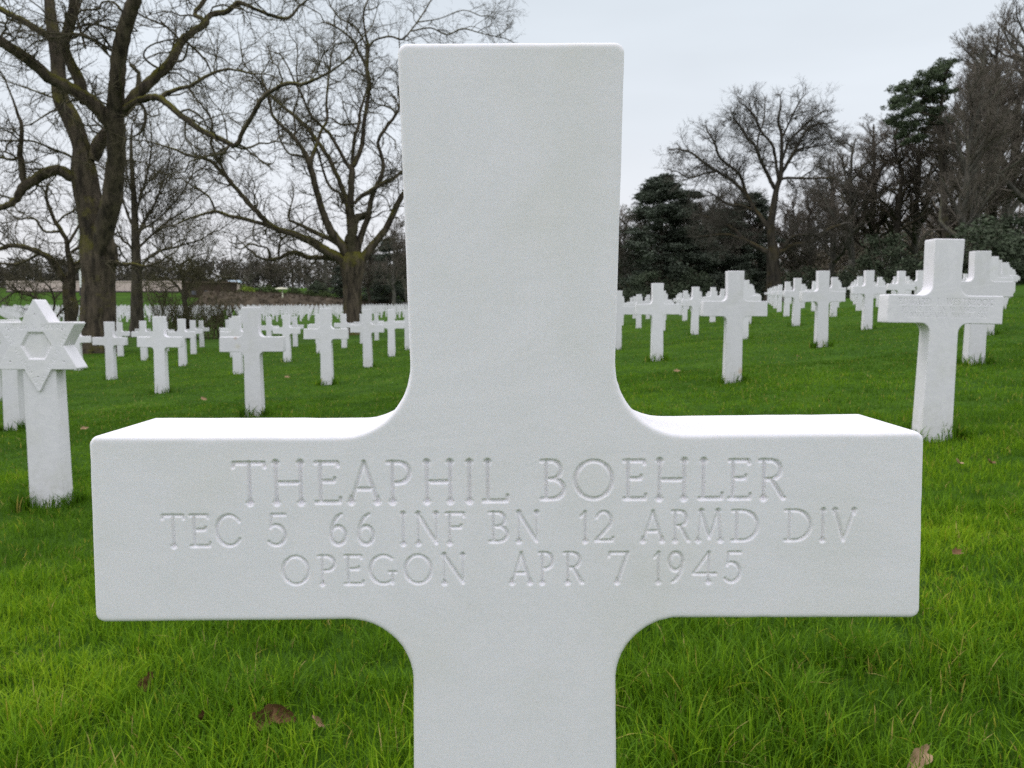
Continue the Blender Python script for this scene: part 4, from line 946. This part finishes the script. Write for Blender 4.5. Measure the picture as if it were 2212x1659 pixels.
def conifer(seed, H, wid, mat, nb=150, lean=0, flat=.35, start=.08, shape=1.0):
    rng = np.random.default_rng(seed); T = MB(); CR = MB()
    p = np.stack([np.linspace(0, lean, 6), np.zeros(6), np.linspace(-.3, H, 6)], 1); T.tube(p[None], (H * .014 * np.linspace(1, .1, 6))[None], 8)
    t = rng.uniform(start, 1, nb) ** .9; az = rng.uniform(0, 2 * np.pi, nb); ln = wid * (1.02 - t) ** shape * rng.uniform(.6, 1.15, nb) + .25
    st = np.stack([t * lean, 0 * t, t * H], 1); dr = np.stack([np.cos(az), np.sin(az), rng.uniform(-.1, .35, nb)], 1)
    P1, R1 = growb(st, dr, ln, np.full(nb, .04), 7, .1, -.03, .3, rng); T.tube(P1, R1, 4)
    s, d, L_, q = spawn(P1, R1, ln, 5, .3, (.4, 1.0), (.25, .4), .5, rng); P2, R2 = growb(s, d, L_, q, 3, .15, .05, .5, rng)
    cen = np.concatenate([P1[:, 2:].reshape(-1, 3), P2[:, 1:].reshape(-1, 3)])
    CR.quads(*leafclumps(rng, cen, 34, rng.uniform(.5, 1.3, len(cen)) * (.42 * wid / 4 + .1), .10, flat + .25))
    return T.mesh('trunk', M_BARKD), CR.mesh('crown', mat, False)
def bush_mesh(seed, w_, h_, mat, ncl=60, nper=110, size=.09):
    rng = np.random.default_rng(seed); a = rng.uniform(0, 2 * np.pi, ncl); r = rng.random(ncl) ** .5; z = rng.random(ncl)
    cen = np.stack([np.cos(a) * r * w_ * .5 * (1 - .5 * z ** 2), np.sin(a) * r * w_ * .35 * (1 - .5 * z ** 2), z * h_ * .85 * (1 - .35 * r ** 2) + .1], 1)
    CR = MB(); CR.quads(*leafclumps(rng, cen, nper, rng.uniform(.5, 1.1, ncl) * w_ * .14, size, .8))
    T = MB(); n = 9; P, Rr = growb(np.zeros((n, 3)) + [0, 0, -.1], np.stack([rng.normal(0, .5, n), rng.normal(0, .5, n), np.ones(n)], 1), np.full(n, h_ * .8), np.full(n, .04), 5, .15, .1, .3, rng); T.tube(P, Rr, 4)
    return T.mesh('stems', M_BARKD), CR.mesh('foliage', mat, False)
def twigbush(seed, w_, h_, n0, mat, up=.25):
    rng = np.random.default_rng(seed); T = MB(); CR = MB()
    st = np.stack([rng.uniform(-.5, .5, n0) * w_ * .6, rng.uniform(-.5, .5, n0) * w_ * .4, np.full(n0, -.1)], 1)
    dr = np.stack([rng.normal(0, .28, n0), rng.normal(0, .28, n0), np.ones(n0)], 1); ln = h_ * rng.uniform(.7, 1.1, n0)
    P1, R1 = growb(st, dr, ln, np.full(n0, .022), 6, .13, up * .3, .3, rng); T.tube(P1, R1, 4)
    s, d, L_, q = spawn(P1, R1, ln, 6, .15, (.25, .7), (.3, .6), .6, rng); P2, R2 = growb(s, d, L_, np.full(len(s), .011), 4, .15, up * .3, .5, rng); CR.tube(P2, R2, 3)
    s, d, L_, q = spawn(P2, R2, L_, 4, .2, (.25, .7), (.3, .6), .6, rng); P2, R2 = growb(s, d, L_, np.full(len(s), .007), 3, .15, up * .3, .5, rng); CR.tube(P2, R2, 3)
    return T.mesh('stems', mat), CR.mesh('twigs', mat)
def put(name, parts, loc, scale, rz, label, cat, group=None, names=('trunk', 'crown')):
    e = empty(name, loc, label=label, cat=cat, group=group); e.scale = scale if hasattr(scale, '__len__') else (scale,) * 3; e.rotation_euler = (0, 0, rz)
    for nm, me_ in zip(names, parts): link_mesh(nm, me_, e)
    return e
def place(name, parts, Hm, px, ytop, d, rz, label, cat, group=None, names=('trunk', 'crown'), wide=1.0):
    """stand a tree of modelled height Hm in direction px at distance d, tall enough to reach ytop"""
    x = (px - CU) / F * d; z = float(terrain(x, d)); top = HC + (670 - ytop) / F * d * 1.0; s = (top - z) / Hm
    return put(name, parts, (x, d, z - .1), (s * wide, s * wide, s), rz, label, cat, group, names)

WT = [wood_tree(1, 20, 26, .36, tw=(8, 5), lowest=.2, limb=.85, bark=M_GREYB, el0=.6), wood_tree(2, 20, 40, .26, lowest=.22), wood_tree(3, 20, 30, .34, lowest=.35), wood_tree(4, 20, 28, .30, tw=(8, 5), up=.25, lowest=.2, limb=.8, bark=M_GREYB, el0=.7)]
CO = [conifer(5, 14, 4.2, M_NEEDLE, 110, shape=.7), conifer(6, 14, 3.4, M_NEEDLE, 95, shape=.6)]
HB = [bush_mesh(9, 5, 4, M_HOLLY), bush_mesh(10, 4.5, 5.5, M_HOLLY, 70)]
rr_ = random.Random(3)
GW = 'bare trees along the edge of the wood on the right'
WOOD = [  # px, top, distance, prototype, label
 (2215, -40, 70, 0, 'tallest bare tree of the wood, at the right edge of the view'),
 (2120, 70, 74, 1, 'tall grey bare tree right of the pine at the wood edge'),
 (2165, 20, 80, 3, 'tall bare tree between the tallest tree and the pine'),
 (2080, 150, 82, 2, 'bare tree close behind the right side of the pine'),
 (2025, 245, 72, 1, 'bare tree under the pine, above the carved cross'),
 (2088, 105, 66, 3, 'bare tree whose left twigs overlap the top of the pine'),
 (2060, 175, 62, 0, 'bare tree standing in front of the pine trunk'),
 (1965, 285, 78, 0, 'bare tree standing below the left boughs of the pine'),
 (1915, 275, 74, 2, 'bare tree just left of the pine'),
 (1868, 268, 80, 1, 'reddish brown round-topped bare tree left of the pine'),
 (1828, 300, 76, 3, 'bare tree between the oak and the round-topped tree'),
 (1795, 345, 84, 0, 'bare tree behind the right tips of the oak'),
 (1750, 400, 86, 2, 'bare tree seen through the right half of the oak'),
 (1705, 420, 90, 1, 'bare tree directly behind the oak trunk'),
 (1640, 425, 88, 0, 'bare tree behind the left half of the oak'),
 (1580, 425, 86, 2, 'bare tree behind the low left limb of the oak'),
 (1535, 418, 84, 3, 'bare tree left of the oak, beside the dark conifer'),
 (1480, 425, 82, 1, 'bare tree right of the pointed dark conifer'),
 (1385, 440, 80, 2, 'bare tree left of the pointed conifer, beside the front cross'),
 (1350, 470, 76, 0, 'bare tree nearest the upright of the front cross'),
]
for px, yt, d, k, lab in WOOD: place('bare_tree', WT[k], 19.5, px, yt, d, rr_.uniform(0, 6.3), lab, 'tree', GW, wide=1.05 if yt < 200 else 1.5)
GC = 'evergreens at the wood edge'
place('conifer', CO[0], 14.2, 1425, 384, 78, 1.0, 'pointed dark conifer right of the upright of the front cross', 'tree', GC, wide=1.9)
place('conifer', CO[1], 14.2, 1482, 418, 82, 2.0, 'dark conifer leaning into the right side of the pointed conifer', 'tree', GC, wide=1.9)
place('conifer', CO[0], 14.2, 1560, 455, 84, 3.0, 'dark conifer behind the left limb of the oak', 'tree', GC, wide=1.9)
place('conifer', CO[1], 14.2, 1612, 420, 86, 4.0, 'dark conifer half hidden behind the crown of the oak', 'tree', GC, wide=1.6)
def pine():
    d = 68.0; pads = [(2054, 137, 9), (2042, 141, 11), (2029, 146, 13), (2016, 156, 12), (2004, 164, 14), (1992, 178, 13), (1978, 180, 9), (2013, 177, 12), (2025, 168, 10), (1950, 187, 10), (1940, 191, 8), (1964, 194, 12), (1975, 203, 12),
        (1995, 197, 12), (2013, 200, 12), (1952, 208, 11), (1938, 216, 9), (1930, 227, 8), (1946, 226, 11), (1965, 218, 12), (1985, 223, 12), (2000, 220, 10), (1992, 237, 11), (1972, 240, 12), (1954, 246, 11), (1938, 252, 10), (1926, 263, 9), (1940, 267, 9),
        (1979, 262, 11), (1962, 272, 10), (1954, 287, 10), (1945, 293, 8), (2010, 240, 8), (1968, 300, 8), (2022, 215, 11), (2032, 192, 10), (2015, 255, 9), (2030, 236, 9), (2045, 165, 9), (2000, 275, 9), (1985, 300, 8), (2050, 200, 8), (2040, 262, 8)]
    rng = np.random.default_rng(8); T = MB(); CR = MB(); b = W(2046, 690, d); b[2] = float(terrain(b[0], d))
    tr = np.array([W(u, v, d) for u, v in ((2046, 690), (2042, 500), (2036, 380), (2030, 290), (2034, 220), (2044, 160), (2050, 140))]); tr[0, 2] = b[2] - .2
    tp = smooth_line(tr, 4); T.tube(tp[None], np.linspace(.34, .05, len(tp))[None], 9); cen = []; rads = []
    for u, v, s in pads:
        c = W(u, v, d + rng.uniform(-1.8, 1.8)); k = np.abs(tp[:, 2] - (c[2] - .9)).argmin(); a = tp[k]; mid = (a + c) / 2 + [0, 0, -.15]
        T.tube(smooth_line(np.array([a, mid, c]), 3)[None], np.linspace(.07, .02, 7)[None], 4)
        n = int(4 + s * 0.8); q = rng.normal(0, 1, (n, 3)) * [s * .034, s * .028, s * .015]; q[:, 2] -= .25 * q[:, 0] * -1; cen.append(c + q); rads.append(np.full(n, .22 + .012 * s))
    cen = np.concatenate(cen); CR.quads(*leafclumps(rng, cen, 46, np.concatenate(rads) * 1.1, .11, .6))
    e = empty('pine_tree', tuple(b), label='tall green pine leaning left above the wood on the right', cat='tree', group=GC)
    for nm, m_ in (('trunk', T.mesh('trunk', M_BARKD)), ('crown', CR.mesh('crown', M_PINE, False))):
        m_.transform(Matrix.Translation(-Vector(b))); link_mesh(nm, m_, e)
pine()
for px, yt, d, k, lab in [(1905, 470, 62, 1, 'dark holly between the oak and the carved cross'), (2105, 440, 58, 0, 'wide dark evergreen bush behind the carved cross'),
    (2185, 425, 60, 1, 'dark evergreen bush at the right edge under the tallest tree'), (1955, 540, 60, 0, 'low dark evergreen bush just left of the carved cross'),
    (1480, 560, 72, 0, 'low dark evergreen below the pointed conifer'), (1395, 560, 70, 1, 'low dark evergreen left of the pointed conifer'),
    (1735, 560, 70, 0, 'low dark evergreen right of the oak trunk'), (1590, 570, 72, 1, 'low dark evergreen left of the oak trunk'), (1830, 560, 68, 0, 'low dark evergreen between the oak and the holly')]:
    place('evergreen_bush', HB[k], (4.2, 5.6)[k], px, yt, d, rr_.uniform(0, 6), lab, 'bush', 'evergreen bushes under the wood', ('stems', 'foliage'), wide=1.5)

# depth of the wood behind: one dense mass
def forest_mass(name, label, items, mat, tw=(6, 4), rt=.03, und=None, leafmat=None):
    CR = MB(); rng = np.random.default_rng(77)
    for (px, yt, d) in items:
        x = (px - CU) / F * d; z = float(terrain(x, d)); H = HC + (670 - yt) / F * d - z
        p = np.stack([np.full(6, x) + rng.normal(0, .15, 6), np.full(6, d), z - .3 + np.linspace(0, H * .93, 6)], 1); CR.tube(p[None], (H * .014 * np.linspace(1, .2, 6))[None], 5)
        nl = 26; t = rng.uniform(.15, .97, nl); st = np.stack([np.full(nl, x), np.full(nl, d), z + t * H * .93], 1); az = rng.uniform(0, 6.28, nl); el = rng.uniform(.3, 1.1, nl)
        dr = np.stack([np.cos(az) * np.cos(el), np.sin(az) * np.cos(el), np.sin(el)], 1); ln = H * .27 * (1.1 - .7 * t)
        P1, R1 = growb(st, dr, ln, np.full(nl, .09), 6, .18, .08, .3, rng); CR.tube(P1, R1, 3)
        s, d_, L_, q = spawn(P1, R1, ln, tw[0], .15, (.4, 1.0), (.35, .6), .6, rng); P2, R2 = growb(s, d_, L_, np.full(len(s), rt), 4, .2, .08, .5, rng); CR.tube(P2, R2, 3)
        s, d_, L_, q = spawn(P2, R2, L_, tw[1] + 2, .1, (.4, 1.0), (.4, .7), .6, rng); P3, R3 = growb(s, d_, L_, np.full(len(s), rt * .8), 3, .2, .08, .5, rng); CR.tube(P3, R3, 3)
    link_mesh(name, CR.mesh(name, mat), label=label, cat='wood', kind='stuff')
items = []
for i in range(46):
    px = 1330 + 900 * i / 45 + rr_.uniform(-12, 12); prof = np.interp(px, [1330, 1430, 1560, 1700, 1800, 1870, 1950, 2050, 2130, 2230], [490, 450, 450, 460, 400, 390, 390, 370, 330, 300])
    items.append((px, prof + rr_.uniform(0, 60), rr_.uniform(95, 140)))
for i in range(26):
    px = 1330 + 900 * i / 25 + rr_.uniform(-12, 12); items.append((px, 470 + rr_.uniform(-40, 60), rr_.uniform(92, 105)))
forest_mass('woodland', 'dense brown wood behind the trees on the right', items, M_TWIGD, rt=.03)
def undergrowth(name, label, pts, mat, seed, nper=160, size=.2, rad=2.0):
    rng = np.random.default_rng(seed); CR = MB(); CR.quads(*leafclumps(rng, np.array(pts), nper, np.full(len(pts), rad), size, .8)); link_mesh(name, CR.mesh(name, mat, False), label=label, cat='undergrowth', kind='stuff')
pts = []
for i in range(230):
    px = rr_.uniform(1320, 2260); d = rr_.uniform(88, 135); x = (px - CU) / F * d; hmax = np.interp(px, [1320, 1700, 1900, 2250], [5.5, 5.5, 8, 12])
    pts.append((x, d, float(terrain(x, d)) + rr_.uniform(0, hmax)))
undergrowth('undergrowth', 'dark brown and green undergrowth filling the wood between the trunks', pts, flat_mat('brush', (0.105, 0.088, 0.062), .5, .4), 5, 260, .22, 2.2)

# --------------------------------------------------- far left background
def box(mb, x0, x1, y0, y1, z0, z1):
    V = np.array([[x, y, z] for z in (z0, z1) for y in (y0, y1) for x in (x0, x1)], float)
    q = np.array([[0, 2, 3, 1], [4, 5, 7, 6], [0, 1, 5, 4], [2, 6, 7, 3], [0, 4, 6, 2], [1, 3, 7, 5]]); mb.quads(V, q)
YW = 200.0
def XW(px, Y): return (px - CU) / F * Y
# long pale memorial wall
zb = float(terrain(XW(200, YW), YW)); x0, x1 = XW(22, YW), XW(402, YW); zt = HC + (670 - 607) / F * YW
e = empty('memorial_wall', ((x0 + x1) / 2, YW, zb), label='long low pale pinkish stone wall on the far side of the left field', cat='wall')
mb = MB(); xc = (x0 + x1) / 2
for i in range(24):
    a = x0 + (x1 - x0) * i / 24; b = x0 + (x1 - x0) * (i + 1) / 24 - .06; box(mb, a - xc, b - xc, 0, 1.2, -.6, zt - zb - .25)
link_mesh('wall_panel', mb.mesh('wall_panel', M_WALL, False), e)
mb = MB(); box(mb, x0 - xc - .2, x1 - xc + .2, -.15, 1.35, zt - zb - .25, zt - zb); link_mesh('coping', mb.mesh('coping', M_WALL, False), e)
mb = MB(); box(mb, x0 - xc - .1, x1 - xc + .1, -.35, -.01, -.6, .35); link_mesh('plinth', mb.mesh('plinth', M_DARKM, False), e)
# brown building / brick wall right of it
YB = 185.0; x0, x1 = XW(402, YB), XW(500, YB); zb = float(terrain((x0 + x1) / 2, YB)) ; zt = HC + (670 - 608) / F * YB; xc = (x0 + x1) / 2
e = empty('brick_building', (xc, YB, zb - 1), label='low dark reddish brown building half hidden by bare shrubs in the far left', cat='building')
mb = MB(); h = zt - zb + 1; box(mb, x0 - xc, x1 - xc, 0, 6, 0, h - .4); link_mesh('wall', mb.mesh('wall', M_BRICK, False), e)
mb = MB(); box(mb, x0 - xc - .3, x1 - xc + .3, -.3, 6.3, h - .4, h); link_mesh('roof', mb.mesh('roof', flat_mat('brown_roof', (.10, .075, .055)), False), e)
for k in range(3):
    mb = MB(); a = (x0 - xc) * .7 + k * 3.1; box(mb, a, a + 1.3, -.06, .05, 1.6, 2.6)
    link_mesh('window', mb.mesh('window', flat_mat('window_glass_%d' % k, (.10, .10, .12), .1, 1, .2), False), e)
# small shed with a pale roof
YS = 190.0; xs_ = XW(509, YS); zb = float(terrain(xs_, YS)); zt = HC + (670 - 606) / F * YS
e = empty('garden_shed', (xs_, YS, zb), label='tiny shed with a pale blue roof beside the brown building', cat='shed')
mb = MB(); box(mb, -.9, .9, 0, 2, -.3, zt - zb - .5); link_mesh('wall', mb.mesh('wall', M_WALL, False), e)
mb = MB(); V = np.array([[-1.5, -.3, zt - zb - .5], [1.5, -.3, zt - zb - .5], [1.5, 2.3, zt - zb - .5], [-1.5, 2.3, zt - zb - .5], [-1.4, 1, zt - zb + .1], [1.4, 1, zt - zb + .1]]); 
mb.quads(V, np.array([[0, 1, 5, 4], [2, 3, 4, 5]])); mb.quads(V, np.array([[0, 4, 3], [1, 2, 5]])); link_mesh('roof', mb.mesh('roof', M_BLUE, False), e)
# small cream garden canopy
YC = 150.0; xs_ = XW(612, YC); zb = HC + (670 - 636) / F * YC - .6; zt = HC + (670 - 621) / F * YC
e = empty('garden_canopy', (xs_, YC, zb), label='tiny cream coloured round canopy on a post among the far shrubs', cat='canopy')
mb = MB(); p = np.array([[.15, 0, 0], [.15, 0, (zt - zb) * .5], [.15, 0, zt - zb - .2]]); mb.tube(p[None], np.array([[.14, .12, .12]]), 8); link_mesh('post', mb.mesh('post', M_CREAM), e)
mb = MB(); p = np.array([[0, 0, zt - zb - .38], [0, 0, zt - zb - .22], [0, 0, zt - zb - .06], [0, 0, zt - zb]]); mb.tube(p[None], np.array([[1.15, 1.2, .8, .1]]), 14); link_mesh('roof', mb.mesh('roof', M_CREAM), e)
# flagpole
YF = 190.0; xf = XW(182, YF); zb = float(terrain(xf, YF)); 
e = empty('flagpole', (xf, YF, zb), label='thin white flagpole beside the trunk of the largest tree', cat='flagpole')
mb = MB(); zz = np.array([1.0, 2.0, 12, 22]); mb.tube(np.stack([0 * zz, 0 * zz, zz], 1)[None], np.array([[.34, .32, .24, .14]]), 12); link_mesh('pole', mb.mesh('pole', M_WHITE), e)
mb = MB(); zz = np.array([-.4, .0, 1.2, 2.0]); mb.tube(np.stack([0 * zz, 0 * zz, zz], 1)[None], np.array([[.5, .5, .42, .38]]), 12); link_mesh('base', mb.mesh('base', M_DARKM), e)
mb = MB(); zz = np.array([22, 22.15, 22.4, 22.55]); mb.tube(np.stack([0 * zz, 0 * zz, zz], 1)[None], np.array([[.1, .28, .28, .05]]), 10); link_mesh('finial', mb.mesh('finial', M_WHITE), e)

# brown heather bank beyond the far plot
def bank():
    xs = np.linspace(XW(430, 160), XW(1340, 160), 150); ys = np.linspace(153, 182, 30); X, Y = np.meshgrid(xs, ys)
    px = X / Y * F + CU; topy = np.interp(px, [380, 480, 560, 650, 720, 800, 880, 1340], [628, 630, 633, 637, 645, 652, 654, 650])
    zt = HC + (670 - topy) / F * Y; g_ = terrain(X, Y); s = sstep(153, 166, Y); Z = g_ - .3 + (zt - g_ + .3) * s + RNG.normal(0, .12, X.shape) * s
    v = np.stack([X, Y, Z], -1).reshape(-1, 3); nx, ny = len(xs), len(ys); i = np.arange((ny - 1) * (nx - 1)); a = (i // (nx - 1)) * nx + i % (nx - 1)
    q = np.stack([a, a + 1, a + nx + 1, a + nx], 1)
    mb = MB(); mb.quads(v, q); rng = np.random.default_rng(3)
    sel = rng.integers(0, len(v), 2600); mb2 = MB(); V2, q2 = leafclumps(rng, v[sel] + [0, 0, .1], 14, np.full(len(sel), .5), .16, .6)
    V = np.concatenate([v, V2]); me = mesh_np('heather_bank', V, np.concatenate([q.ravel(), (q2 + len(v)).ravel()]), np.concatenate([np.full(len(q), 4), np.full(len(q2), 3)]), M_HEATH, False)
    link_mesh('heather_bank', me, label='brown bed of low winter ground cover sloping up behind the far crosses', cat='ground cover', kind='stuff')
bank()
# hedge shrubs behind the bank
BS = [bush_mesh(21, 5, 3, M_BRIGHT, 40, 90, .16), bush_mesh(22, 6, 3.2, M_OLIVE, 50, 90, .18), bush_mesh(23, 6, 4.5, M_HOLLY, 50, 100, .2)]
for px, yt, d, k, wd, lab in [(536, 612, 172, 0, 1.0, 'bright yellow-green shrub right of the tiny shed'), (578, 612, 174, 1, 1.1, 'olive green shrub right of the bright shrub'), (640, 617, 172, 1, 1.0, 'olive green shrub right of the cream canopy'),
      (672, 624, 168, 1, .9, 'low olive shrub at the crest of the brown bank'), (705, 626, 170, 1, 1.2, 'rounded olive shrub left of the wide bare tree trunk'), (740, 606, 175, 2, 1.2, 'dark green shrub behind the trunk of the wide bare tree'),
      (820, 620, 170, 1, 1.3, 'olive shrub right of the trunk of the wide bare tree'), (862, 600, 172, 2, 1.3, 'dark shrub against the left side of the front cross'), (690, 600, 180, 2, 1.1, 'dark green shrub behind the brown bank')]:
    place('shrub', BS[k], (3.0, 3.2, 4.6)[k], px, yt, d, rr_.uniform(0, 6), lab, 'shrub', 'shrubs beyond the brown bank', ('stems', 'foliage'), wide=wd)
# bare and evergreen trees behind
GL = 'distant trees left of the front cross'
for px, yt, d, k, lab, wd in [(545, 540, 200, 0, 'distant bare tree above the bright yellow-green shrub', 1.6), (590, 548, 205, 1, 'distant bare tree left of the cream canopy', 1.5), (635, 540, 200, 2, 'distant bare tree right of the cream canopy', 1.6),
      (668, 560, 205, 3, 'distant bare tree with reddish twigs left of the wide tree', 1.6), (708, 545, 200, 0, 'distant bare tree just left of the wide tree trunk', 1.5), (500, 560, 205, 2, 'distant bare tree behind the tiny shed', 1.7),
      (800, 510, 150, 1, 'distant bare tree right of the wide tree trunk', 1.3), (850, 480, 145, 0, 'distant bare tree nearest the left side of the front cross', 1.3), (880, 500, 150, 3, 'distant bare tree mostly hidden by the front cross', 1.5)]:
    place('bare_tree', WT[k], 19.5, px, yt, d, rr_.uniform(0, 6), lab, 'tree', GL, wide=wd)
place('conifer', CO[0], 14.2, 845, 515, 160, 1.0, 'distant dark evergreen left of the upright of the front cross', 'tree', 'distant evergreens', wide=1.7)
place('conifer', CO[1], 14.2, 810, 540, 165, 1.0, 'distant dark evergreen right of the wide tree trunk', 'tree', 'distant evergreens', wide=1.7)
place('conifer', CO[1], 14.2, 738, 575, 175, 1.0, 'small distant evergreen behind the wide tree trunk', 'tree', 'distant evergreens', wide=1.8)
# low treeline behind the wall
items = [(-60 + 1000 * i / 40 + rr_.uniform(-8, 8), (552 if i < 24 else 548) + rr_.uniform(0, 22), rr_.uniform(225, 270)) for i in range(41)]
forest_mass('far_woodland', 'low grey-brown line of distant woodland behind the pale wall', items, flat_mat('far_twig', (0.12, 0.105, 0.095), .3, .3), rt=.07)
pts = [(XW(px, d), d, float(terrain(XW(px, d), d)) + rr_.uniform(-1, 8.0)) for px, d in ((rr_.uniform(-80, 1000), rr_.uniform(222, 260)) for _ in range(480))]
undergrowth('far_undergrowth', 'dense grey-brown brush at the foot of the distant treeline', pts, flat_mat('far_brush', (0.075, 0.066, 0.052), .35, .2), 15, 150, .4, 3.2)

items = [(1000 + 370 * i / 17 + rr_.uniform(-8, 8), 535 + rr_.uniform(-15, 20), rr_.uniform(120, 150)) for i in range(18)]
forest_mass('middle_woodland', 'brown woodland between the far plot and the wood, behind the front cross', items, M_TWIGD, rt=.04)
pts = [(XW(px, d), d, float(terrain(XW(px, d), d)) + rr_.uniform(-.5, 4.5)) for px, d in ((rr_.uniform(900, 1380), rr_.uniform(118, 150)) for _ in range(110))]
undergrowth('middle_undergrowth', 'brown brush behind the upright of the front cross', pts, flat_mat('middle_brush', (0.09, 0.078, 0.056), .5, .4), 25, 200, .25, 2.4)
# upright shrubs in front of the far plot
TB = [twigbush(31, 3.2, 2.4, 30, M_TWIGO), twigbush(32, 3.0, 2.0, 26, M_TWIGO), twigbush(33, 2.6, 2.8, 24, M_TWIGO)]
for px, ytop, d, k, lab in [(372, 628, 43, 0, 'leftmost clump of upright olive-brown stems before the far plot'), (412, 640, 45, 1, 'clump of upright brown stems at the foot of the small crooked tree'),
      (448, 632, 42, 2, 'tall clump of upright olive stems right of the small crooked tree'), (483, 640, 44, 1, 'rightmost clump of upright olive-brown stems before the far plot')]:
    place('stem_shrub', TB[k], (2.5, 2.1, 2.9)[k], px, ytop, d, rr_.uniform(0, 6), lab, 'shrub', 'upright bare shrubs before the far plot', ('stems', 'twigs'), wide=1.0)
